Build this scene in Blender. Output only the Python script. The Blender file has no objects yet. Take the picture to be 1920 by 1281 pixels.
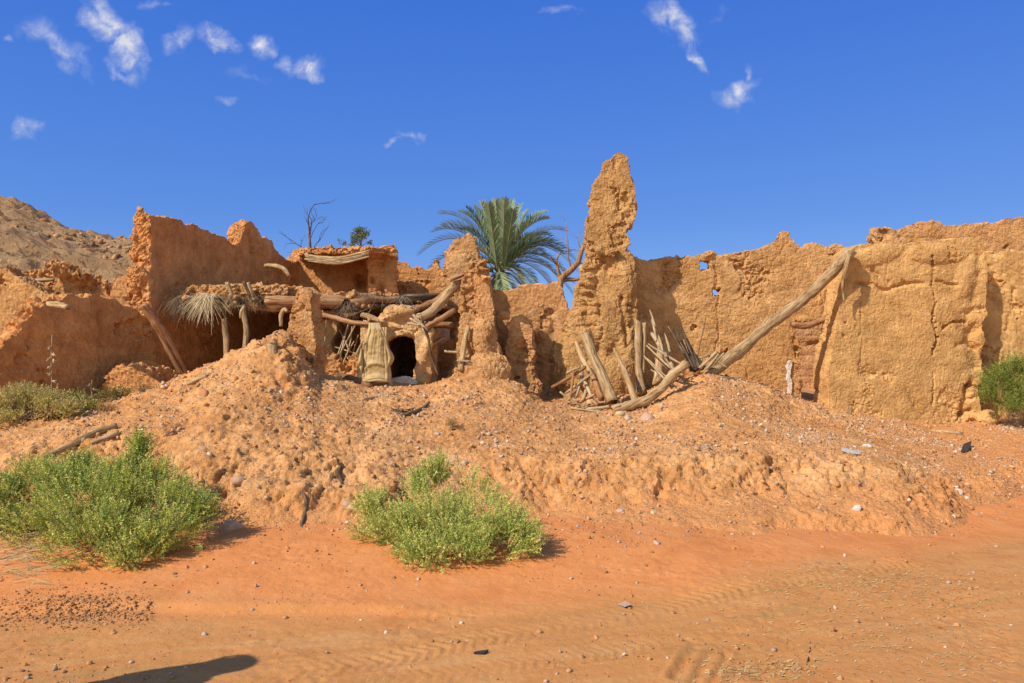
import bpy, math, random
import numpy as np
from mathutils import Vector, Matrix
from mathutils.geometry import tessellate_polygon

random.seed(7)
RNG = np.random.default_rng(7)
scene = bpy.context.scene
COL = scene.collection
F = 1478.0            # focal length in photo pixels
CX, CY = 960.0, 640.5
CAMH = 1.65           # eye height, metres
SUN_AZ = math.radians(37)    # sun stands to the left and behind the viewer
SUN_EL = math.radians(41)

def at(u, v, Z):
    """point Z metres in front of the viewer that the photo shows at (u, v)"""
    return Vector(((u-CX)/F*Z, Z, CAMH-(v-CY)/F*Z))

# ------------------------------------------------------------------ noise
_g = np.random.default_rng(3).normal(size=(256, 3)); _g /= np.linalg.norm(_g, axis=1)[:, None]
def _h(i, j, k, seed):
    with np.errstate(over='ignore'):
        h = (i.astype(np.uint32)*np.uint32(374761393)+j.astype(np.uint32)*np.uint32(668265263)
             +k.astype(np.uint32)*np.uint32(2147483647)+np.uint32((seed*974711+12345) & 0xffffffff))
        h = (h ^ (h >> np.uint32(13)))*np.uint32(1274126177)
        return h ^ (h >> np.uint32(16))
def perlin(p, seed=0):
    pi = np.floor(p).astype(np.int64); pf = p-pi
    w = pf*pf*pf*(pf*(pf*6-15)+10)
    out = 0
    for a in (0, 1):
        wx = w[:, 0] if a else 1-w[:, 0]
        for b in (0, 1):
            wy = w[:, 1] if b else 1-w[:, 1]
            for c in (0, 1):
                wz = w[:, 2] if c else 1-w[:, 2]
                g = _g[_h(pi[:, 0]+a, pi[:, 1]+b, pi[:, 2]+c, seed) & np.uint32(255)]
                d = g[:, 0]*(pf[:, 0]-a)+g[:, 1]*(pf[:, 1]-b)+g[:, 2]*(pf[:, 2]-c)
                out = out+wx*wy*wz*d
    return out*1.5
def fbm(p, freq, octv=4, seed=0, gain=.5):
    o = 0; a = 1; s = 0
    for i in range(octv):
        o = o+a*perlin(p*freq*(2.03**i)+i*17.3, seed+i); s += a; a *= gain
    return o/s
def ridged(p, freq, octv=4, seed=0):
    o = 0; a = 1; s = 0
    for i in range(octv):
        o = o+a*(1-2*np.abs(perlin(p*freq*(2.03**i)+i*11.7, seed+i))); s += a; a *= .5
    return o/s
def worley(p, seed=0):
    pi = np.floor(p).astype(np.int64); best = np.full(len(p), 9.)
    for a in (-1, 0, 1):
        for b in (-1, 0, 1):
            for c in (-1, 0, 1):
                q = pi+np.array([a, b, c])
                h = _h(q[:, 0], q[:, 1], q[:, 2], seed)
                off = np.stack([(h & np.uint32(1023))/1023., ((h >> np.uint32(10)) & np.uint32(1023))/1023., ((h >> np.uint32(20)) & np.uint32(1023))/1023.], 1)
                best = np.minimum(best, ((q+off-p)**2).sum(1))
    return np.sqrt(best)
def cells(p, seed=0):
    """nearest and second nearest feature distance and a random value per cell: broken chunks with sharp borders"""
    pi = np.floor(p).astype(np.int64); b1 = np.full(len(p), 9.); b2 = np.full(len(p), 9.); val = np.zeros(len(p)); til = np.zeros(len(p))
    for a in (-1, 0, 1):
        for b in (-1, 0, 1):
            for c in (-1, 0, 1):
                q = pi+np.array([a, b, c])
                h = _h(q[:, 0], q[:, 1], q[:, 2], seed)
                off = np.stack([(h & np.uint32(1023))/1023., ((h >> np.uint32(10)) & np.uint32(1023))/1023., ((h >> np.uint32(20)) & np.uint32(1023))/1023.], 1)
                r = q+off-p; d = (r**2).sum(1); nb = d < b1
                b2 = np.where(nb, b1, np.minimum(b2, d)); b1 = np.where(nb, d, b1)
                k = ((h >> np.uint32(7)) & np.uint32(255))/255.; g = _g[(h >> np.uint32(3)) & np.uint32(255)]
                val = np.where(nb, k, val); til = np.where(nb, (r*g).sum(1), til)
    return np.sqrt(b1), np.sqrt(b2), val, til
def chunks(p, seed=0):
    """facetted blocks, each at its own height and tilt, parted by narrow cracks"""
    f1, f2, v, t = cells(p, seed)
    return (v-.5)*.9+t*.7-.5*np.exp(-((f2-f1)/.09)**2)
def sstep(a, b, x):
    t = np.clip((x-a)/(b-a), 0, 1); return t*t*(3-2*t)

# ------------------------------------------------------------------ object helpers
def tag(o, label=None, cat=None, group=None, kind=None):
    if label: o['label'] = label
    if cat: o['category'] = cat
    if group: o['group'] = group
    if kind: o['kind'] = kind
    return o
def empty(name, loc, label, cat, group=None):
    o = bpy.data.objects.new(name, None); COL.objects.link(o); o.location = loc
    o.empty_display_size = .1
    return tag(o, label, cat, group, 'thing')
def mesh_np(name, V, Fc, smooth=True):
    """V (n,3) array, Fc (m,k) array or list of faces"""
    me = bpy.data.meshes.new(name)
    V = np.asarray(V, dtype=np.float32)
    if isinstance(Fc, np.ndarray):
        m, k = Fc.shape
        me.vertices.add(len(V)); me.vertices.foreach_set('co', V.ravel())
        me.loops.add(m*k); me.loops.foreach_set('vertex_index', Fc.astype(np.int32).ravel())
        me.polygons.add(m)
        me.polygons.foreach_set('loop_start', np.arange(0, m*k, k, dtype=np.int32))
        me.update(calc_edges=True)
    else:
        me.from_pydata([tuple(v) for v in V], [], Fc)
    if smooth: me.polygons.foreach_set('use_smooth', np.ones(len(me.polygons), dtype=bool))
    me.update(); me.validate()
    return me
def add(name, me, mat, parent=None, loc=(0, 0, 0)):
    o = bpy.data.objects.new(name, me); COL.objects.link(o); o.location = loc
    if mat: me.materials.append(mat)
    if parent: o.parent = parent
    return o
def colattr(me, cols):
    a = me.color_attributes.new('tint', 'FLOAT_COLOR', 'POINT')
    c = np.ones((len(me.vertices), 4), dtype=np.float32); c[:, :3] = cols
    a.data.foreach_set('color', c.ravel())
def normals(me):
    n = np.empty(len(me.vertices)*3, dtype=np.float32); me.vertex_normals.foreach_get('vector', n); return n.reshape(-1, 3)
def coords(me):
    n = np.empty(len(me.vertices)*3, dtype=np.float32); me.vertices.foreach_get('co', n); return n.reshape(-1, 3).astype(np.float64)

class MB:
    def __init__(s): s.v = []; s.f = []
    def tube(s, pts, radii, n=8, rough=0., cap=True, sq=1.0):
        pts = [Vector(p) for p in pts]; base = len(s.v)
        up = None
        for i, p in enumerate(pts):
            t = (pts[min(i+1, len(pts)-1)]-pts[max(i-1, 0)])
            if t.length < 1e-9: t = Vector((0, 0, 1))
            t.normalize()
            if up is None:
                up = Vector((0, 0, 1)) if abs(t.z) < .9 else Vector((1, 0, 0))
            a = t.cross(up); a.normalize(); b = a.cross(t); up = b
            for k in range(n):
                th = 2*math.pi*k/n
                r = radii[i]*(1+rough*random.uniform(-1, 1))
                s.v.append(p+a*math.cos(th)*r+b*math.sin(th)*r*sq)
        for i in range(len(pts)-1):
            for k in range(n):
                s.f.append((base+i*n+k, base+i*n+(k+1) % n, base+(i+1)*n+(k+1) % n, base+(i+1)*n+k))
        if cap:
            s.f.append(tuple(base+k for k in reversed(range(n))))
            s.f.append(tuple(base+(len(pts)-1)*n+k for k in range(n)))
    def quad(s, a, b, c, d):
        i = len(s.v); s.v += [a, b, c, d]; s.f.append((i, i+1, i+2, i+3))
    def tri(s, a, b, c):
        i = len(s.v); s.v += [a, b, c]; s.f.append((i, i+1, i+2))
    def build(s, name, mat, parent=None, loc=(0, 0, 0), smooth=True):
        return add(name, mesh_np(name, np.array([tuple(v) for v in s.v]), s.f, smooth), mat, parent, loc)

# ------------------------------------------------------------------ node helpers
class NT:
    def __init__(s, tree): s.t = tree; s.n = tree.nodes; s.l = tree.links
    def new(s, ty, **kw):
        n = s.n.new(ty)
        for k, v in kw.items(): setattr(n, k, v)
        return n
    def put(s, sock, v):
        if hasattr(v, 'is_output') or isinstance(v, bpy.types.NodeSocket): s.l.new(v, sock)
        elif v is not None: sock.default_value = v
    def math(s, op, a, b=None, c=None, clamp=False):
        n = s.new('ShaderNodeMath', operation=op, use_clamp=clamp)
        s.put(n.inputs[0], a); s.put(n.inputs[1], b)
        if c is not None: s.put(n.inputs[2], c)
        return n.outputs[0]
    def mix(s, f, a, b, mode='MIX'):
        n = s.new('ShaderNodeMix', data_type='RGBA', blend_type=mode)
        n.clamp_factor = True
        s.put(n.inputs[0], f); s.put(n.inputs[6], a); s.put(n.inputs[7], b)
        return n.outputs[2]
    def noise(s, vec, scale, detail=4, rough=.55, dist=0.):
        n = s.new('ShaderNodeTexNoise'); s.put(n.inputs['Vector'], vec)
        n.inputs['Scale'].default_value = scale; n.inputs['Detail'].default_value = detail
        n.inputs['Roughness'].default_value = rough; n.inputs['Distortion'].default_value = dist
        return n.outputs['Fac']
    def voro(s, vec, scale, feature='F1', rnd=1.):
        n = s.new('ShaderNodeTexVoronoi', feature=feature); s.put(n.inputs['Vector'], vec)
        n.inputs['Scale'].default_value = scale; n.inputs['Randomness'].default_value = rnd
        return n
    def ramp(s, f, stops):
        n = s.new('ShaderNodeValToRGB'); s.put(n.inputs[0], f)
        cr = n.color_ramp
        while len(cr.elements) < len(stops): cr.elements.new(.5)
        for e, (p, c) in zip(cr.elements, stops):
            e.position = p; e.color = (*c, 1) if len(c) == 3 else c
        return n.outputs[0]
    def maprange(s, v, a, b, c=0., d=1.):
        n = s.new('ShaderNodeMapRange'); s.put(n.inputs[0], v)
        for i, x in enumerate((a, b, c, d)): n.inputs[i+1].default_value = x
        n.clamp = True
        return n.outputs[0]
    def mapping(s, vec, scale=(1, 1, 1), rot=(0, 0, 0), loc=(0, 0, 0), vt='POINT'):
        n = s.new('ShaderNodeMapping', vector_type=vt); s.put(n.inputs[0], vec)
        n.inputs['Scale'].default_value = scale; n.inputs['Rotation'].default_value = rot; n.inputs['Location'].default_value = loc
        return n.outputs[0]
    def bump(s, h, strength, dist, prev=None):
        n = s.new('ShaderNodeBump'); s.put(n.inputs['Height'], h)
        n.inputs['Strength'].default_value = strength; n.inputs['Distance'].default_value = dist
        if prev is not None: s.l.new(prev, n.inputs['Normal'])
        return n.outputs[0]
def material(name):
    m = bpy.data.materials.new(name); m.use_nodes = True
    nt = NT(m.node_tree); b = m.node_tree.nodes['Principled BSDF']
    b.inputs['Roughness'].default_value = .95
    b.inputs['Specular IOR Level'].default_value = .1
    return m, nt, b

def sc(c, k): return tuple(x*k for x in c)

def mud_material(name, ca, cb, cc, pebble=.12, bumpk=1., courses=0., fine=1., dust=False, grey=(.62, .47, .36)):
    m, nt, b = material(name)
    pos = nt.new('ShaderNodeNewGeometry').outputs['Position']
    big = nt.noise(pos, .9, 5, .6)
    med = nt.noise(pos, 5.5, 6, .65)
    c = nt.ramp(big, [(.3, ca), (.52, cb), (.72, cc)])
    c = nt.mix(nt.maprange(med, .35, .7), nt.mix(1., c, (.78, .74, .70, 1), 'MULTIPLY'), nt.mix(1., c, (1.14, 1.14, 1.12, 1), 'MULTIPLY'))
    tone = nt.noise(nt.mapping(pos, (1, 1, 1.5), (0, 0, 0), (7, 3, 1)), 2.3, 7, .68, .3)
    c = nt.mix(nt.maprange(tone, .36, .66), nt.mix(1., c, (.80, .76, .74, 1), 'MULTIPLY'), nt.mix(1., c, (1.10, 1.12, 1.18, 1), 'MULTIPLY'))
    # vertical rain runs and stains
    runs = nt.noise(nt.mapping(pos, (5, 5, .45)), 1., 4, .6)
    c = nt.mix(nt.maprange(runs, .56, .78, 0, .45), c, nt.mix(1., c, (.72, .62, .52, 1), 'MULTIPLY'))
    gr = nt.noise(pos, 24., 5, .75)
    c = nt.mix(nt.maprange(gr, .36, .7, 0, .75), c, nt.mix(1., c, (1.25, 1.2, 1.15, 1), 'MULTIPLY'))
    gr2 = nt.noise(pos, 34., 4, .7)
    c = nt.mix(nt.maprange(gr2, .60, .70, 0, .75), c, nt.mix(1., c, (.55, .5, .45, 1), 'MULTIPLY'))
    v = nt.voro(pos, 34.)
    sep = nt.new('ShaderNodeSeparateColor'); nt.l.new(v.outputs['Color'], sep.inputs[0])
    peb = nt.math('MULTIPLY', nt.math('LESS_THAN', v.outputs['Distance'], .33), nt.math('LESS_THAN', sep.outputs[0], pebble))
    c = nt.mix(peb, c, nt.mix(sep.outputs[1], (*grey, 1), (*sc(grey, .55), 1)))
    # chopped straw flecks
    st = nt.voro(nt.mapping(pos, (22, 22, 75), (.3, .5, .9)), 1.)
    sp2 = nt.new('ShaderNodeSeparateColor'); nt.l.new(st.outputs['Color'], sp2.inputs[0])
    straw = nt.math('MULTIPLY', nt.math('LESS_THAN', st.outputs['Distance'], .26), nt.math('LESS_THAN', sp2.outputs[0], .10))
    c = nt.mix(nt.math('MULTIPLY', straw, .7), c, (.62, .42, .20, 1))
    if dust:                                   # drifted orange sand lies over the low toe of the mound
        sp3 = nt.new('ShaderNodeSeparateXYZ'); nt.l.new(pos, sp3.inputs[0])
        lev = nt.math('SUBTRACT', sp3.outputs[2], nt.math('MULTIPLY', nt.math('MAXIMUM', nt.math('SUBTRACT', sp3.outputs[0], 3.2), 0.), .065))
        lev = nt.math('ADD', lev, nt.math('MULTIPLY', nt.math('SUBTRACT', nt.noise(pos, 2.6, 6, .65), .5), .55))
        c = nt.mix(nt.maprange(lev, .12, .34, .9, 0), c, nt.mix(nt.maprange(gr, .3, .7), (.63, .250, .078, 1), (.69, .300, .108, 1)))
    nt.l.new(c, b.inputs['Base Color'])
    h = nt.math('ADD', nt.math('MULTIPLY', nt.noise(pos, 14., 7, .62), 1.), nt.math('MULTIPLY', peb, .08))
    bp = nt.bump(h, .8*bumpk, .06)
    bp = nt.bump(nt.noise(pos, 60., 5, .7), .6*fine, .012, bp)
    if courses:
        w = nt.new('ShaderNodeTexWave', wave_type='BANDS', bands_direction='Z'); nt.l.new(pos, w.inputs['Vector'])
        w.inputs['Scale'].default_value = 1.7; w.inputs['Distortion'].default_value = 3.5; w.inputs['Detail'].default_value = 4; w.inputs['Detail Scale'].default_value = 2.2
        bp = nt.bump(w.outputs['Fac'], courses, .05, bp)
    nt.l.new(bp, b.inputs['Normal'])
    return m

def wood_material(name, ca, cb, scale=1.):
    m, nt, b = material(name)
    oc = nt.new('ShaderNodeTexCoord').outputs['Object']
    oi = nt.new('ShaderNodeObjectInfo').outputs['Random']
    vec = nt.mapping(oc, (38*scale, 38*scale, 2.6*scale))
    add_ = nt.new('ShaderNodeVectorMath', operation='ADD'); nt.l.new(vec, add_.inputs[0])
    cmb = nt.new('ShaderNodeCombineXYZ'); nt.l.new(nt.math('MULTIPLY', oi, 40.), cmb.inputs[0]); nt.l.new(cmb.outputs[0], add_.inputs[1])
    g = nt.noise(add_.outputs[0], 1., 6, .65, .6)
    blot = nt.noise(oc, 6., 4, .6)
    c = nt.ramp(g, [(.34, sc(ca, .30)), (.46, ca), (.60, cb), (.76, (.62, .53, .42))])
    c = nt.mix(nt.maprange(blot, .45, .75, 0, .5), c, nt.mix(1., c, (.72, .6, .48, 1), 'MULTIPLY'))
    tone = nt.math('ADD', nt.math('MULTIPLY', oi, .35), .80)
    tc = nt.new('ShaderNodeCombineColor')
    for i in range(3): nt.l.new(tone, tc.inputs[i])
    c = nt.mix(1., c, tc.outputs[0], 'MULTIPLY')
    nt.l.new(c, b.inputs['Base Color'])
    nt.l.new(nt.bump(g, .9, .012), b.inputs['Normal'])
    b.inputs['Roughness'].default_value = .85
    return m

def tint_material(name, rough=.9, transl=0., bump=0.):
    m, nt, b = material(name)
    a = nt.new('ShaderNodeAttribute', attribute_name='tint').outputs['Color']
    pos = nt.new('ShaderNodeNewGeometry').outputs['Position']
    n = nt.noise(pos, 60., 4, .6)
    c = nt.mix(nt.maprange(n, .35, .7, 0, .6), a, nt.mix(1., a, (.7, .68, .66, 1), 'MULTIPLY'))
    nt.l.new(c, b.inputs['Base Color']); b.inputs['Roughness'].default_value = rough
    if bump: nt.l.new(nt.bump(nt.noise(pos, 45., 6, .65), bump, .02), b.inputs['Normal'])
    if transl:
        tr = nt.new('ShaderNodeBsdfTranslucent'); nt.l.new(c, tr.inputs[0])
        ms = nt.new('ShaderNodeMixShader'); ms.inputs[0].default_value = transl
        nt.l.new(b.outputs[0], ms.inputs[1]); nt.l.new(tr.outputs[0], ms.inputs[2])
        nt.l.new(ms.outputs[0], m.node_tree.nodes['Material Output'].inputs['Surface'])
    return m

# palette (linear base colours)
M = {}
M['mud_r'] = mud_material('mud_right', (0.518, 0.269, 0.095), (0.559, 0.309, 0.119), (0.598, 0.350, 0.150), .07, .8)
M['mud_plaster'] = mud_material('mud_smooth', (0.550, 0.305, 0.109), (0.571, 0.330, 0.123), (0.611, 0.359, 0.144), .03, .45, fine=.8)
M['mud_l'] = mud_material('mud_left', (0.559, 0.249, 0.083), (0.605, 0.286, 0.103), (0.671, 0.346, 0.140), .05, .8)
M['mud_spire'] = mud_material('mud_spire', (0.489, 0.260, 0.095), (0.539, 0.302, 0.115), (0.577, 0.340, 0.139), .10, 1.1)
M['mud_rubble'] = mud_material('mud_rubble', (0.551, 0.273, 0.101), (0.591, 0.310, 0.122), (0.631, 0.365, 0.162), .22, 1.2)
M['mud_oven'] = mud_material('mud_oven', (0.579, 0.325, 0.131), (0.629, 0.388, 0.180), (0.651, 0.434, 0.229), .05, .7)
M['mud_brick'] = mud_material('mud_brick', (0.518, 0.261, 0.109), (0.559, 0.300, 0.137), (0.598, 0.339, 0.172), .05, .6)
M['hill'] = mud_material('hill_rock', (.40, .215, .105), (.46, .265, .135), (.50, .300, .165), .2, .3)
M['wood'] = wood_material('weathered_wood', (.40, .235, .105), (.56, .375, .195))
M['wood_r'] = wood_material('reddish_wood', (.33, .155, .065), (.47, .25, .12))
M['wood_d'] = wood_material('dark_wood', (.13, .075, .04), (.24, .15, .085))
M['twig'] = wood_material('twig_wood', (.40, .26, .13), (.56, .41, .24), 2.)
M['twig_d'] = wood_material('dark_twig', (.10, .065, .04), (.19, .125, .08), 2.)
M['tint'] = tint_material('stone_tint', .95, 0., .5)
M['leaf'] = tint_material('leaf_tint', .6, .25)
M['straw'] = tint_material('straw_tint', .8, .15)

# ------------------------------------------------------------------ world, sun, camera
def build_world():
    w = bpy.data.worlds.new('World'); scene.world = w; w.use_nodes = True
    nt = NT(w.node_tree); bg = w.node_tree.nodes['Background']
    sky = nt.new('ShaderNodeTexSky', sky_type='NISHITA'); sky.sun_disc = False
    sky.sun_elevation = SUN_EL; sky.sun_rotation = math.radians(180)+(math.radians(90)-SUN_AZ)
    sky.altitude = 700; sky.air_density = 1.0; sky.dust_density = .15; sky.ozone_density = 3.2
    g = nt.new('ShaderNodeTexCoord').outputs['Generated']
    sep = nt.new('ShaderNodeSeparateXYZ'); nt.l.new(g, sep.inputs[0])
    yy = nt.math('MAXIMUM', sep.outputs[1], .02)
    a = nt.math('DIVIDE', sep.outputs[0], yy); e = nt.math('DIVIDE', sep.outputs[2], yy)
    cmb = nt.new('ShaderNodeCombineXYZ'); nt.l.new(a, cmb.inputs[0]); nt.l.new(e, cmb.inputs[1])
    q = cmb.outputs[0]
    wn = nt.new('ShaderNodeTexNoise'); nt.l.new(q, wn.inputs['Vector']); wn.inputs['Scale'].default_value = 26; wn.inputs['Detail'].default_value = 5
    wv = nt.new('ShaderNodeVectorMath', operation='SUBTRACT'); nt.l.new(wn.outputs['Color'], wv.inputs[0]); wv.inputs[1].default_value = (.5, .5, .5)
    ws = nt.new('ShaderNodeVectorMath', operation='SCALE'); nt.l.new(wv.outputs[0], ws.inputs[0]); ws.inputs['Scale'].default_value = .055
    qa = nt.new('ShaderNodeVectorMath', operation='ADD'); nt.l.new(q, qa.inputs[0]); nt.l.new(ws.outputs[0], qa.inputs[1]); qw = qa.outputs[0]
    # small fair-weather clouds: centre, half sizes, tilt, thickness
    cl = [(110, 85, 78, 26, -42, .55), (60, 60, 40, 18, -30, .3), (215, 65, 95, 34, -56, 1.0), (235, 120, 38, 26, -40, .85), (335, 68, 34, 18, 60, .6),
          (405, 72, 48, 20, -20, .8), (490, 86, 27, 24, 0, .85), (578, 130, 40, 19, 18, .85), (535, 132, 26, 14, -20, .5), (428, 186, 22, 11, -20, .5),
          (46, 240, 34, 22, 25, .7), (772, 262, 27, 11, -20, .65), (738, 268, 14, 9, 0, .6), (1265, 40, 62, 34, -48, .9), (1308, 103, 30, 13, -52, .7),
          (1383, 172, 40, 26, 18, .85), (1400, 128, 22, 10, 70, .45), (1050, 20, 50, 9, 6, .35), (290, 6, 34, 9, 0, .5), (455, 140, 60, 12, -10, .2),
          (1340, 28, 34, 12, 30, .2), (15, 70, 16, 12, 0, .4)]
    mask = None
    for (u, v, ru, rv, ang, k) in cl:
        mp = nt.mapping(qw, ((ru/F)*1.25, (rv/F)*1.25, 1), (0, 0, math.radians(ang)), ((u-CX)/F, (CY-v)/F, 0), 'TEXTURE')
        ln = nt.new('ShaderNodeVectorMath', operation='LENGTH'); nt.l.new(mp, ln.inputs[0])
        t = nt.math('MULTIPLY', nt.math('SUBTRACT', 1., ln.outputs['Value'], clamp=True), k*1.5)
        mask = t if mask is None else nt.math('MAXIMUM', mask, t)
    n1 = nt.noise(nt.mapping(q, (1, 1, 1), (0, 0, .9)), 38., 8, .62, .4)
    dens = nt.math('MULTIPLY', mask, nt.maprange(n1, .30, .74, 0., 1.5))
    dens = nt.math('POWER', nt.maprange(dens, .05, 1.15, 0, .95), 1.25)
    dens = nt.math('MULTIPLY', dens, nt.math('GREATER_THAN', sep.outputs[1], .05))
    n2 = nt.noise(q, 60., 4, .5)
    ccol = nt.mix(nt.maprange(n2, .3, .7), (5.4, 5.5, 6.2, 1), (6.8, 6.8, 7.2, 1))
    # deep dry-air blue, only slowly paler towards the horizon
    deep = nt.ramp(nt.maprange(sep.outputs[2], 0., .42), [(0, (1.05, 2.75, 6.6)), (.35, (.44, 1.72, 5.9)), (1, (.17, 1.12, 5.5))])
    skyc = nt.mix(nt.maprange(sep.outputs[1], -.25, .2, .0, .86), nt.mix(1., sky.outputs[0], (1.75, 1.6, 1.4, 1), 'MULTIPLY'), deep)     # the sunward half behind the viewer is brighter and whiter
    nt.l.new(nt.mix(dens, skyc, ccol), bg.inputs['Color'])
    bg.inputs['Strength'].default_value = .10
build_world()
sun = bpy.data.lights.new('sun', 'SUN'); sun.energy = 4.2; sun.angle = math.radians(.55); sun.color = (1, .94, .84)
so = bpy.data.objects.new('sun', sun); COL.objects.link(so)
SUNDIR = Vector((-math.cos(SUN_AZ)*math.cos(SUN_EL), -math.sin(SUN_AZ)*math.cos(SUN_EL), math.sin(SUN_EL)))
so.rotation_euler = SUNDIR.to_track_quat('Z', 'Y').to_euler(); so.location = (-20, -15, 25)
cam = bpy.data.cameras.new('camera'); co = bpy.data.objects.new('camera', cam); COL.objects.link(co)
co.location = (0, 0, CAMH); co.rotation_euler = (math.radians(90), 0, 0)
cam.sensor_width = 36; cam.lens = 36*F/1920; cam.clip_end = 2000; cam.clip_start = .05
scene.camera = co
scene.view_settings.view_transform = 'Standard'; scene.view_settings.look = 'None'
scene.view_settings.exposure = 0.30; scene.view_settings.gamma = 1
scene.cycles.diffuse_bounces = 8; scene.cycles.max_bounces = 12
#@@TERRAIN
# ================================================================== TERRAIN
def axis(lo, hi, step, outer_lo, outer_hi, grow=1.25):
    a = list(np.arange(lo, hi+1e-6, step))
    s = step; x = lo; L = []
    while x > outer_lo: s *= grow; x -= s; L.append(x)
    s = step; x = a[-1]; R = []
    while x < outer_hi: s *= grow; x += s; R.append(x)
    return np.array(L[::-1]+a+R)

def ground_h(x, y):
    """sand: nearly flat road, a soft bank up to the rubble, rising slowly to the far right"""
    b = .12*sstep(4.7, 6.3, y)*(1-sstep(.5, 4.5, x))
    b = b+.34*sstep(7.2, 11.5, y)*sstep(1.5, 5.5, x)
    far = sstep(12, 30, y)*.5
    return b+far
gx = axis(-4.2, 6.6, .017, -400, 400); gy = axis(3.4, 8.2, .017, -60, 900)
X, Y = np.meshgrid(gx, gy); x = X.ravel(); y = Y.ravel()
P2 = np.stack([x, y, np.zeros_like(x)], 1)
near = (np.abs(x) < 12) & (y < 16) & (y > 1)
z = ground_h(x, y)
pn = P2[near]; zn = np.zeros(near.sum()); xn = pn[:, 0]; yn = pn[:, 1]
zn += .035*fbm(pn, .8, 3, 1)
str_ = np.stack([(xn*.95+yn*-.3)*.35, (yn*.95+xn*.3)*2.2, 0*xn], 1)
road = sstep(5.4, 4.9, yn-.28*np.maximum(xn, 0)*1.5)
zn += .006*fbm(str_, 2.2, 4, 5)*road
zn += .007*fbm(pn, 7, 3, 9)*(1-.4*road)
zn += .0035*fbm(pn, 26, 2, 12)
zn += .006*chunks(pn*16, 18)*sstep(.05, .25, fbm(pn, 1.3, 3, 19))
# lip of the drifted sand bank on the left
lip = 4.78+.10*fbm(np.stack([xn, 0*xn, 0*xn], 1), 1.1, 3, 15)
zn += .035*sstep(-.03, .10, yn-lip)*(1-sstep(-1.1, .2, xn))
# tyre tracks
wrpx = .035*fbm(pn, 2.5, 3, 44); wrpy = .03*fbm(pn, 3.5, 3, 45)
def track(path, width, depth, pitch, lugs=True):
    global zn
    for (ax, ay), (bx, by) in zip(path[:-1], path[1:]):
        dx, dy = bx-ax, by-ay; L = math.hypot(dx, dy); dx /= L; dy /= L
        t = (xn-ax)*dx+(yn-ay)*dy; d = (xn-ax)*-dy+(yn-ay)*dx+wrpx; t = t+wrpy
        m = (t > 0) & (t <= L) & (np.abs(d) < width)
        dd = d[m]/width; tt = t[m]
        prof = -(1-sstep(.72, .92, np.abs(dd)))*depth*.7+depth*.7*np.exp(-((np.abs(dd)-1)/.16)**2)
        if lugs: prof = prof+depth*.8*np.sin((tt/pitch+np.abs(dd)*1.3)*2*math.pi)*(np.abs(dd) < .75)
        else: prof = prof+depth*.8*np.sin(dd*9.5)*(np.abs(dd) < .9)
        zn[m] += .62*prof*(.30+.70*sstep(-.3, .3, fbm(pn[m], 1.6, 2, 40)))
def gp(u, v): Z = CAMH*F/(v-CY); return ((u-CX)/F*Z, Z)
track([gp(1290, 1275), gp(1330, 1215), gp(1420, 1180), gp(1530, 1150)], .14, .022, .05, False)
track([gp(1400, 1262), gp(1520, 1215), gp(1640, 1175), gp(1760, 1140), gp(1918, 1105)], .12, .012, .06, False)
track([gp(480, 1268), gp(700, 1240), gp(900, 1200), gp(1150, 1160), gp(1400, 1110), gp(1700, 1060)], .15, .012, .07)
track([gp(1860, 1270), gp(1850, 1150)], .12, .007, .06)
track([gp(560, 1281), gp(800, 1268), gp(1050, 1235), gp(1260, 1200)], .13, .007, .06)
track([gp(1405, 1082), gp(1440, 1066)], .10, .010, .05)
z[near] += zn
ny, nx = X.shape
idx = np.arange(nx*ny).reshape(ny, nx)
quads = np.stack([idx[:-1, :-1].ravel(), idx[:-1, 1:].ravel(), idx[1:, 1:].ravel(), idx[1:, :-1].ravel()], 1)
gme = mesh_np('ground', np.stack([x, y, z], 1), quads)

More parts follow.
